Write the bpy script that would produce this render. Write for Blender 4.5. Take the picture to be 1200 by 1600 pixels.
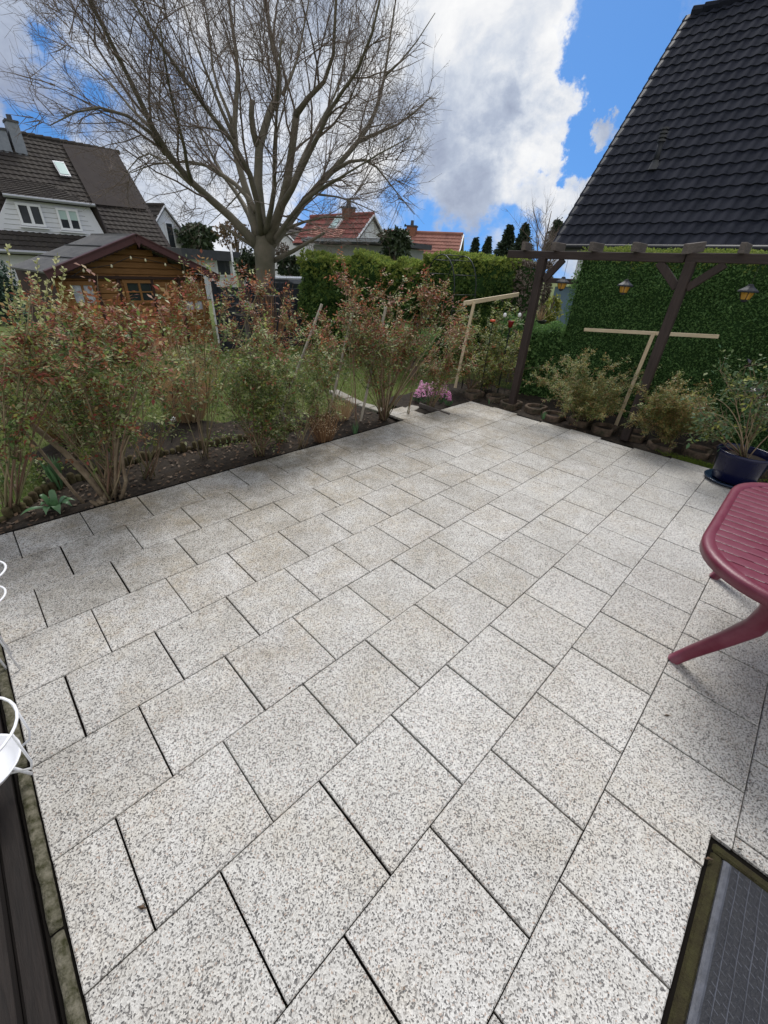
import bpy, math, random
import numpy as np
from mathutils import Vector, Matrix, noise
from math import sin, cos, pi, radians
for o in list(bpy.data.objects): bpy.data.objects.remove(o)
SC = bpy.context.scene; COL = SC.collection
# ------------------------------------------------------------------ camera
F = 630.049; C = np.array([0.0530, -2.2986, 1.7348])
def rotm(rx, ry, rz):
    X = np.array([[1,0,0],[0,cos(rx),-sin(rx)],[0,sin(rx),cos(rx)]])
    Y = np.array([[cos(ry),0,sin(ry)],[0,1,0],[-sin(ry),0,cos(ry)]])
    Z = np.array([[cos(rz),-sin(rz),0],[sin(rz),cos(rz),0],[0,0,1]])
    return Z @ Y @ X
M = rotm(1.02457, -0.04725, -0.77446)
cd = bpy.data.cameras.new('camera'); cam = bpy.data.objects.new('camera', cd); COL.objects.link(cam)
cd.sensor_fit = 'VERTICAL'; cd.sensor_height = 36; cd.sensor_width = 27; cd.lens = F/1600*36
cd.clip_start = 0.05; cd.clip_end = 2000
cam.matrix_world = Matrix([list(M[0])+[C[0]], list(M[1])+[C[1]], list(M[2])+[C[2]], [0,0,0,1]])
SC.camera = cam
SC.render.resolution_x = 768; SC.render.resolution_y = 1024
FW = M @ np.array([0,0,-1.]); FW[2] = 0; FW /= np.linalg.norm(FW)
def ray(x, y): return M @ np.array([(x-600)/F, (800-y)/F, -1.0])
def gp(x, y, z=0.0):                       # point of height z seen at a pixel of the survey photo
    d = ray(x, y); return Vector(C + d*(z-C[2])/d[2])
def at(x, y, dep):                         # point at a horizontal depth
    d = ray(x, y); return Vector(C + d*dep/(d @ FW))
def onx(x, y, x0): d = ray(x, y); return Vector(C + d*(x0-C[0])/d[0])
def ony(x, y, y0): d = ray(x, y); return Vector(C + d*(y0-C[1])/d[1])
def onplane(x, y, P, N):
    d = ray(x, y); P = np.array(P); N = np.array(N); return Vector(C + d*((P-C) @ N)/(d @ N))
def depth(p): return (np.array(p)-C) @ FW
def pj(p): q = M.T @ (np.array(p)-C); return 600+F*q[0]/-q[2], 800-F*q[1]/-q[2]
# ------------------------------------------------------------------ light
SUN_EL, SUN_AZ = radians(54), radians(36)     # azimuth counter-clockwise from +x
sdir = Vector((cos(SUN_EL)*cos(SUN_AZ), cos(SUN_EL)*sin(SUN_AZ), sin(SUN_EL)))
sl = bpy.data.lights.new('sun', 'SUN'); sl.energy = 2.7; sl.angle = radians(26); sl.color = (1, .97, .92)
so = bpy.data.objects.new('sun', sl); COL.objects.link(so)
so.rotation_euler = sdir.to_track_quat('Z', 'Y').to_euler()
W = bpy.data.worlds.new('World'); SC.world = W; W.use_nodes = True
nt = W.node_tree; nt.nodes.clear()
def N(t, typ, **k):
    n = t.nodes.new(typ)
    for a, b in k.items(): setattr(n, a, b)
    return n
def math_(t, op, a, b=None, clamp=False):
    n = N(t, 'ShaderNodeMath', operation=op, use_clamp=clamp)
    for i, v in enumerate((a, b)):
        if v is None: continue
        if isinstance(v, (int, float)): n.inputs[i].default_value = v
        else: t.links.new(v, n.inputs[i])
    return n.outputs[0]
def ramp(t, fac, stops, interp='LINEAR'):
    n = N(t, 'ShaderNodeValToRGB'); cr = n.color_ramp; cr.interpolation = interp
    while len(cr.elements) > 1: cr.elements.remove(cr.elements[-1])
    for i, (p, c) in enumerate(stops):
        e = cr.elements[0] if i == 0 else cr.elements.new(p)
        e.position = p
        if isinstance(c, (int, float)): c = (c, c, c)
        e.color = (*c, 1)
    if fac is not None: t.links.new(fac, n.inputs[0])
    return n.outputs[0]
def mixc(t, fac, a, b, mode='MIX'):
    n = N(t, 'ShaderNodeMix', data_type='RGBA', blend_type=mode)
    for s, v in ((n.inputs[0], fac), (n.inputs[6], a), (n.inputs[7], b)):
        if isinstance(v, (int, float)): s.default_value = v
        elif isinstance(v, tuple): s.default_value = (*v, 1)
        else: t.links.new(v, s)
    return n.outputs[2]
def tnoise(t, vec, scale, detail=4, rough=.55, dist=0, out=0):
    n = N(t, 'ShaderNodeTexNoise'); n.inputs['Scale'].default_value = scale; n.inputs['Detail'].default_value = detail
    n.inputs['Roughness'].default_value = rough; n.inputs['Distortion'].default_value = dist
    if vec is not None: t.links.new(vec, n.inputs['Vector'])
    return n.outputs[out]
sky = N(nt, 'ShaderNodeTexSky', sky_type='NISHITA'); sky.sun_disc = False
sky.sun_elevation = SUN_EL; sky.sun_rotation = radians(90) - SUN_AZ
sky.air_density = 1.0; sky.dust_density = .3; sky.ozone_density = 2.5
tc = N(nt, 'ShaderNodeTexCoord'); DV = tc.outputs['Generated']
mp = N(nt, 'ShaderNodeMapping'); mp.inputs['Scale'].default_value = (1, 1, 1.5); nt.links.new(DV, mp.inputs[0])
wv = N(nt, 'ShaderNodeVectorMath', operation='MULTIPLY_ADD'); nt.links.new(tnoise(nt, mp.outputs[0], 7.0, 5, .6, 0, 1), wv.inputs[0]); wv.inputs[1].default_value = (.10, .10, .10); nt.links.new(mp.outputs[0], wv.inputs[2]); CV = wv.outputs[0]
n1 = tnoise(nt, CV, 3.1, 10, .62, .15)
n2 = tnoise(nt, CV, 11.0, 8, .62, .2)
cov = math_(nt, 'ADD', math_(nt, 'MULTIPLY', n1, .70), math_(nt, 'MULTIPLY', n2, .30))
def blob(px, py, deg, w, soft=.12):
    d = Vector(ray(px, py)).normalized()
    vm = N(nt, 'ShaderNodeVectorMath', operation='DISTANCE'); nt.links.new(WD, vm.inputs[0]); vm.inputs[1].default_value = d
    mr = N(nt, 'ShaderNodeMapRange', interpolation_type='SMOOTHSTEP'); nt.links.new(vm.outputs['Value'], mr.inputs[0])
    mr.inputs[1].default_value = 2*sin(radians(deg)/2); mr.inputs[2].default_value = 0
    mr.inputs[3].default_value = 0; mr.inputs[4].default_value = w
    return mr.outputs[0]
# direction warped by noise so that cloud banks get billowy, not round, outlines
w2v = N(nt, 'ShaderNodeVectorMath', operation='SUBTRACT'); nt.links.new(tnoise(nt, DV, 5.0, 8, .62, 0, 1), w2v.inputs[0]); w2v.inputs[1].default_value = (.5, .5, .5)
w3v = N(nt, 'ShaderNodeVectorMath', operation='MULTIPLY_ADD'); nt.links.new(w2v.outputs[0], w3v.inputs[0]); w3v.inputs[1].default_value = (.42, .42, .42); nt.links.new(DV, w3v.inputs[2]); WD = w3v.outputs[0]
def total(lst, start):
    a = start
    for b in lst: a = math_(nt, 'ADD', a, b)
    return a
cov = total([blob(*b) for b in (
    (990,70,9,-.34),(905,215,6,-.30),(1000,200,8,-.20),(880,20,6,-.16),(1090,10,9,-.18),(900,290,4,-.16),
    (950,148,3.4,.60),(968,182,4.0,.60),(955,235,1.6,.25),(1075,5,4,.30),(960,5,3,.22),(890,305,4,.30),(860,352,5,.22),
    (110,215,7,-.26),(50,195,5,-.16),(470,330,6,-.14),(640,345,5,-.10),(735,330,4,-.16),(900,380,5,-.02),(230,110,7,-.05),
    (780,110,12,.34),(730,200,10,.26),(845,260,6,.24),(800,40,8,.16),(830,190,6,.10),(560,120,16,.12),(300,120,22,.08),(30,60,16,.20),(1020,-10,5,.12),(760,380,5,.12),(860,350,4,.14))], cov)
def back(w):          # unseen bright cloud bank added behind the viewer to lift shaded hedges and shrubs
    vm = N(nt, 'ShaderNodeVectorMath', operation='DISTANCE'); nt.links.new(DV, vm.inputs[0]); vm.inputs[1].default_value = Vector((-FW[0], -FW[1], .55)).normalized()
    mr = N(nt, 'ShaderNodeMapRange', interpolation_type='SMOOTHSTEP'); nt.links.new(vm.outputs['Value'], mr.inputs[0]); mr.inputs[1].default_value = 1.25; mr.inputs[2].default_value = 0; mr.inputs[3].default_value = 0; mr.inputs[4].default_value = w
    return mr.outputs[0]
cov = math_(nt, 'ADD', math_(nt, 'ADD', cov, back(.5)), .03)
mask = ramp(nt, cov, [(.42, 0), (.47, .14), (.52, .48), (.58, .86), (.68, 1)])
n3 = tnoise(nt, CV, 4.6, 9, .6, .3)
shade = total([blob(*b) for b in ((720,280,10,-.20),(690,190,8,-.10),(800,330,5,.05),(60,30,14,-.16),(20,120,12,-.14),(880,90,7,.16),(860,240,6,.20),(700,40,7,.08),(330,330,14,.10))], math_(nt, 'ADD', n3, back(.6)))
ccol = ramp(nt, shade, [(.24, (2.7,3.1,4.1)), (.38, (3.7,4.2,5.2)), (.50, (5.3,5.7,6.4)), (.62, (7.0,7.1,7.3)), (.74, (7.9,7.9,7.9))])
hs = N(nt, 'ShaderNodeHueSaturation'); hs.inputs['Saturation'].default_value = 1.1; hs.inputs['Value'].default_value = 1.0; lift = N(nt, 'ShaderNodeVectorMath', operation='MULTIPLY_ADD'); nt.links.new(DV, lift.inputs[0]); lift.inputs[1].default_value = (1, 1, .80); lift.inputs[2].default_value = (0, 0, .26)
nrmv = N(nt, 'ShaderNodeVectorMath', operation='NORMALIZE'); nt.links.new(lift.outputs[0], nrmv.inputs[0]); nt.links.new(nrmv.outputs[0], sky.inputs[0])
nt.links.new(mixc(nt, 1.0, sky.outputs[0], (.60, .80, 1.00), 'MULTIPLY'), hs.inputs['Color'])
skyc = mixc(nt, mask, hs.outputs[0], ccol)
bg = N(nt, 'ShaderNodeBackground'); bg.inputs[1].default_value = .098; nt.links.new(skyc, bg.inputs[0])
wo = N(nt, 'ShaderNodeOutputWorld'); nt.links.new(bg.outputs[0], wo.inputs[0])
SC.view_settings.view_transform = 'Standard'; SC.view_settings.look = 'None'; SC.view_settings.gamma = 1
SC.view_settings.exposure = 0.36
SC.render.engine = 'CYCLES'
# ------------------------------------------------------------------ mesh helpers
class MB:
    def __init__(s): s.v = []; s.f = []; s.m = []
    def quad(s, a, b, c, d, m=0):
        i = len(s.v); s.v += [a, b, c, d]; s.f.append((i, i+1, i+2, i+3)); s.m.append(m)
    def poly(s, pts, m=0):
        i = len(s.v); s.v += [tuple(p) for p in pts]; s.f.append(tuple(range(i, i+len(pts)))); s.m.append(m)
    def box(s, c, size, rot=None, m=0, bev=0.0):
        hx, hy, hz = size[0]/2, size[1]/2, size[2]/2
        R = rot if rot is not None else Matrix.Identity(3); c = Vector(c)
        if bev <= 0:
            P = [c + R @ Vector((x*hx, y*hy, z*hz)) for x in (-1,1) for y in (-1,1) for z in (-1,1)]
            i = len(s.v); s.v += [tuple(p) for p in P]
            for q in ((0,1,3,2),(4,6,7,5),(0,4,5,1),(2,3,7,6),(0,2,6,4),(1,5,7,3)):
                s.f.append(tuple(i+k for k in q)); s.m.append(m)
        else:
            bm_pts = {}
            b = min(bev, hx*.9, hy*.9, hz*.9); i0 = len(s.v)
            H = (hx, hy, hz)
            for ax in range(3):
                for sg in (-1, 1):
                    for u in (-1, 1):
                        for w in (-1, 1):
                            p = [0,0,0]; p[ax] = sg*H[ax]; p[(ax+1)%3] = u*(H[(ax+1)%3]-b); p[(ax+2)%3] = w*(H[(ax+2)%3]-b)
                            bm_pts[(ax, sg, u, w)] = len(s.v); s.v.append(tuple(c + R @ Vector(p)))
            def F_(*k): s.f.append(tuple(k)); s.m.append(m)
            B = bm_pts
            for ax in range(3):
                for sg in (-1, 1):
                    q = [B[(ax,sg,-1,-1)], B[(ax,sg,1,-1)], B[(ax,sg,1,1)], B[(ax,sg,-1,1)]]
                    F_(*(q if sg > 0 else q[::-1]))
            for ax in range(3):                       # edges between face ax and face ax+1
                a2 = (ax+1) % 3
                for s1 in (-1, 1):
                    for s2 in (-1, 1):
                        # on face ax, coordinate a2 is u; third coordinate w.  on face a2, (a2+1) is u and ax is w
                        q = [B[(ax,s1,s2,-1)], B[(ax,s1,s2,1)], B[(a2,s2,1,s1)], B[(a2,s2,-1,s1)]]
                        F_(*(q if s1*s2 < 0 else q[::-1]))
            for sx in (-1, 1):
                for sy in (-1, 1):
                    for sz in (-1, 1):
                        q = [B[(0,sx,sy,sz)], B[(1,sy,sz,sx)], B[(2,sz,sx,sy)]]
                        F_(*(q if sx*sy*sz > 0 else q[::-1]))
    def beam(s, a, b, w, h, m=0, bev=0.0, up=(0,0,1)):       # bar from a to b
        a = Vector(a); b = Vector(b); x = (b-a).normalized(); y = Vector(up).cross(x)
        if y.length < 1e-4: y = Vector((0,1,0)).cross(x)
        y.normalize(); z = x.cross(y)
        R = Matrix((x, y, z)).transposed()
        s.box((a+b)/2, ((b-a).length, w, h), R, m, bev)
    def tube(s, pts, rad, n=6, m=0, cap=True):
        i0 = len(s.v); pts = [Vector(p) for p in pts]; k = len(pts)
        if isinstance(rad, (int, float)): rad = [rad]*k
        t = (pts[1]-pts[0]).normalized(); ref = Vector((0,0,1)) if abs(t.z) < .9 else Vector((1,0,0))
        u = t.cross(ref).normalized()
        cs = [(cos(2*pi*j/n), sin(2*pi*j/n)) for j in range(n)]
        for i, p in enumerate(pts):
            if i < k-1: tt = (pts[i+1]-pts[max(i-1, 0)])
            else: tt = pts[i]-pts[i-1]
            if tt.length > 1e-9: t = tt.normalized()
            u = (u - t*u.dot(t)); u.normalize(); w = t.cross(u); r = rad[i]
            for c_, s_ in cs: s.v.append((p.x+(u.x*c_+w.x*s_)*r, p.y+(u.y*c_+w.y*s_)*r, p.z+(u.z*c_+w.z*s_)*r))
        for i in range(k-1):
            for j in range(n):
                a = i0+i*n+j; b = i0+i*n+(j+1) % n
                s.f.append((a, b, b+n, a+n)); s.m.append(m)
        if cap:
            s.f.append(tuple(i0+j for j in range(n))[::-1]); s.m.append(m)
            s.f.append(tuple(i0+(k-1)*n+j for j in range(n))); s.m.append(m)
    def lathe(s, prof, c=(0,0,0), n=24, m=0, sx=1, sy=1):
        i0 = len(s.v)
        for r, z in prof:
            for j in range(n): s.v.append((c[0]+r*sx*cos(2*pi*j/n), c[1]+r*sy*sin(2*pi*j/n), c[2]+z))
        for i in range(len(prof)-1):
            for j in range(n):
                a = i0+i*n+j; b = i0+i*n+(j+1) % n
                s.f.append((a, b, b+n, a+n)); s.m.append(m)
    def build(s, name, mats, parent=None, smooth=False):
        me = bpy.data.meshes.new(name); me.from_pydata([tuple(v) for v in s.v], [], s.f)
        mats = mats if isinstance(mats, (list, tuple)) else [mats]
        for x in mats: me.materials.append(x)
        if len(mats) > 1: me.polygons.foreach_set('material_index', s.m)
        if smooth: me.polygons.foreach_set('use_smooth', [True]*len(s.f))
        me.update()
        o = bpy.data.objects.new(name, me); COL.objects.link(o)
        if parent is not None:
            o.parent = parent; o.matrix_parent_inverse = Matrix.Translation(parent.location).inverted()
        return o
def tag(o, label=None, cat=None, group=None, kind=None):
    if label: o['label'] = label
    if cat: o['category'] = cat
    if group: o['group'] = group
    if kind: o['kind'] = kind
    return o
def thing(name, label, cat, loc=(0,0,0), group=None):
    o = bpy.data.objects.new(name, None); COL.objects.link(o); o.location = loc; o.empty_display_size = .2
    return tag(o, label, cat, group)
# ------------------------------------------------------------------ materials
def mat(name, base, rough=.7, spec=.5, var=None, bump=0, bscale=30, metal=0, coat=0, isl=None, trans=0, nscale=6, coords='Object', sheen=0):
    """base colour; var=(colour2, amount) noise; isl = list of colours picked per mesh island"""
    m = bpy.data.materials.new(name); m.use_nodes = True; t = m.node_tree; b = t.nodes['Principled BSDF']
    b.inputs['Roughness'].default_value = rough; b.inputs['Specular IOR Level'].default_value = spec; b.inputs['Metallic'].default_value = metal
    b.inputs['Coat Weight'].default_value = coat
    b.inputs['Base Color'].default_value = (*base, 1)
    tcn = N(t, 'ShaderNodeTexCoord'); vec = tcn.outputs[coords]; col = None
    if isl:
        g = N(t, 'ShaderNodeNewGeometry')
        col = ramp(t, g.outputs['Random Per Island'], [((i+.5)/len(isl), c) for i, c in enumerate(isl)])
    if var:
        nz = tnoise(t, vec, nscale, 6, .65)
        f = ramp(t, nz, [(.35, 0), (.65, var[1])])
        col = mixc(t, f, col if col is not None else base, var[0])
    if col is not None: t.links.new(col, b.inputs['Base Color'])
    if bump:
        bp = N(t, 'ShaderNodeBump'); bp.inputs['Strength'].default_value = bump; bp.inputs['Distance'].default_value = .01
        t.links.new(tnoise(t, vec, bscale, 5, .65), bp.inputs['Height']); t.links.new(bp.outputs[0], b.inputs['Normal'])
    if trans:
        out = t.nodes['Material Output']; tr = N(t, 'ShaderNodeBsdfTranslucent'); mx = N(t, 'ShaderNodeMixShader'); mx.inputs[0].default_value = trans
        if col is not None: t.links.new(col, tr.inputs[0])
        else: tr.inputs[0].default_value = (*base, 1)
        t.links.new(b.outputs[0], mx.inputs[1]); t.links.new(tr.outputs[0], mx.inputs[2]); t.links.new(mx.outputs[0], out.inputs[0])
    m.diffuse_color = (*base, 1)
    return m
def wood(name, a, b_, rough=.75, axis='Z', scale=14, bump=.5, spec=.3):
    m = bpy.data.materials.new(name); m.use_nodes = True; t = m.node_tree; b = t.nodes['Principled BSDF']
    b.inputs['Roughness'].default_value = rough; b.inputs['Specular IOR Level'].default_value = spec
    tcn = N(t, 'ShaderNodeTexCoord'); mp = N(t, 'ShaderNodeMapping'); t.links.new(tcn.outputs['Object'], mp.inputs[0])
    sc = {'X': (.08,1,1), 'Y': (1,.08,1), 'Z': (1,1,.08)}[axis]; mp.inputs['Scale'].default_value = tuple(v*scale for v in sc)
    nz = tnoise(t, mp.outputs[0], 5, 6, .7, .4)
    big = tnoise(t, tcn.outputs['Object'], 2.3, 4, .6)
    col = ramp(t, math_(t, 'ADD', math_(t, 'MULTIPLY', nz, .65), math_(t, 'MULTIPLY', big, .35)), [(.3, a), (.7, b_)])
    t.links.new(col, b.inputs['Base Color'])
    bp = N(t, 'ShaderNodeBump'); bp.inputs['Strength'].default_value = bump; bp.inputs['Distance'].default_value = .004
    t.links.new(nz, bp.inputs['Height']); t.links.new(bp.outputs[0], b.inputs['Normal'])
    return m
def slab_material():
    m = bpy.data.materials.new('exposed_aggregate'); m.use_nodes = True; t = m.node_tree; b = t.nodes['Principled BSDF']
    tcn = N(t, 'ShaderNodeTexCoord'); vec = tcn.outputs['Object']
    g = N(t, 'ShaderNodeNewGeometry'); isl = g.outputs['Random Per Island']
    nd = N(t, 'ShaderNodeTexNoise'); nd.inputs['Scale'].default_value = 60; t.links.new(vec, nd.inputs['Vector'])
    vm = N(t, 'ShaderNodeVectorMath', operation='MULTIPLY_ADD'); t.links.new(nd.outputs['Color'], vm.inputs[0]); vm.inputs[1].default_value = (.010,)*3; t.links.new(vec, vm.inputs[2])
    def vor(scale, feature='F1'):
        v = N(t, 'ShaderNodeTexVoronoi', feature=feature); v.inputs['Scale'].default_value = scale; t.links.new(vm.outputs[0], v.inputs['Vector']); return v
    v1 = vor(235); v2 = vor(120); v3 = vor(400)
    s1 = N(t, 'ShaderNodeSeparateColor'); t.links.new(v1.outputs['Color'], s1.inputs[0])
    s2 = N(t, 'ShaderNodeSeparateColor'); t.links.new(v2.outputs['Color'], s2.inputs[0])
    s3 = N(t, 'ShaderNodeSeparateColor'); t.links.new(v3.outputs['Color'], s3.inputs[0])
    chips = ramp(t, s1.outputs[0], [(0, (.045,.043,.047)), (.12, (.12,.112,.11)), (.20, (.33,.315,.30)), (.32, (.58,.57,.555)), (.55, (.70,.69,.67)), (.86, (.80,.79,.77)), (.965, (.44,.33,.27))], 'CONSTANT')
    fine = ramp(t, s3.outputs[1], [(0, (.14,.135,.135)), (.20, (.49,.475,.45)), (.6, (.76,.75,.73))], 'CONSTANT')
    col = mixc(t, .24, chips, fine)
    bigm = ramp(t, s2.outputs[2], [(0, 1), (.085, 0)], 'CONSTANT')
    near = ramp(t, v2.outputs['Distance'], [(.30, 1), (.42, 0)])
    col = mixc(t, math_(t, 'MULTIPLY', bigm, math_(t, 'MULTIPLY', near, .8)), col, mixc(t, s2.outputs[0], (.10,.095,.10), (.34,.22,.19)))
    # weathering: soft dark algae veil and some rust-yellow stains, plus slab-to-slab variation
    w1 = ramp(t, tnoise(t, vec, 1.6, 5, .6, .3), [(.36, 1), (.62, 0)])
    w2 = ramp(t, tnoise(t, vec, 7, 6, .7, .2), [(.40, 1), (.66, 0)])
    # less dirt right of the patio (swept, under the awning) : plain gradient of algae towards the bed
    sx = N(t, 'ShaderNodeSeparateXYZ'); t.links.new(vec, sx.inputs[0])
    edge = N(t, 'ShaderNodeMapRange'); t.links.new(sx.outputs[1], edge.inputs[0]); edge.inputs[1].default_value = -1.8; edge.inputs[2].default_value = 1.2; edge.inputs[3].default_value = .35; edge.inputs[4].default_value = 1.0
    veil = math_(t, 'MULTIPLY', math_(t, 'ADD', math_(t, 'MULTIPLY', w1, .5), math_(t, 'MULTIPLY', w2, .55)), edge.outputs[0])
    col = mixc(t, math_(t, 'MULTIPLY', veil, .95), col, mixc(t, 1.0, col, (.46,.425,.36), 'MULTIPLY'))
    st = ramp(t, tnoise(t, vec, 2.7, 4, .55, .5), [(.47, 0), (.62, 1)])
    st = math_(t, 'MULTIPLY', st, ramp(t, tnoise(t, vec, 22, 4, .6), [(.35, .2), (.65, 1)]))
    col = mixc(t, math_(t, 'MULTIPLY', math_(t, 'MULTIPLY', st, edge.outputs[0]), .62), col, mixc(t, 1.0, col, (.82,.70,.50), 'MULTIPLY'))
    tint = ramp(t, isl, [(0, (.82,.81,.785)), (.3, (.93,.925,.91)), (.6, (.86,.85,.83)), (.8, (.97,.965,.955)), (1, (.90,.89,.875))])
    col = mixc(t, 1.0, mixc(t, 1.0, col, tint, 'MULTIPLY'), (.93,.925,.915), 'MULTIPLY')
    t.links.new(col, b.inputs['Base Color'])
    b.inputs['Roughness'].default_value = .62; b.inputs['Specular IOR Level'].default_value = .35
    bp = N(t, 'ShaderNodeBump'); bp.inputs['Strength'].default_value = .35; bp.inputs['Distance'].default_value = .003
    t.links.new(v1.outputs['Distance'], bp.inputs['Height']); t.links.new(bp.outputs[0], b.inputs['Normal'])
    return m
def soil_material():
    m = mat('dark_soil', (.030,.024,.019), .95, .2, ((.075,.055,.038), .8), 1.0, 60, nscale=18)
    return m
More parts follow.
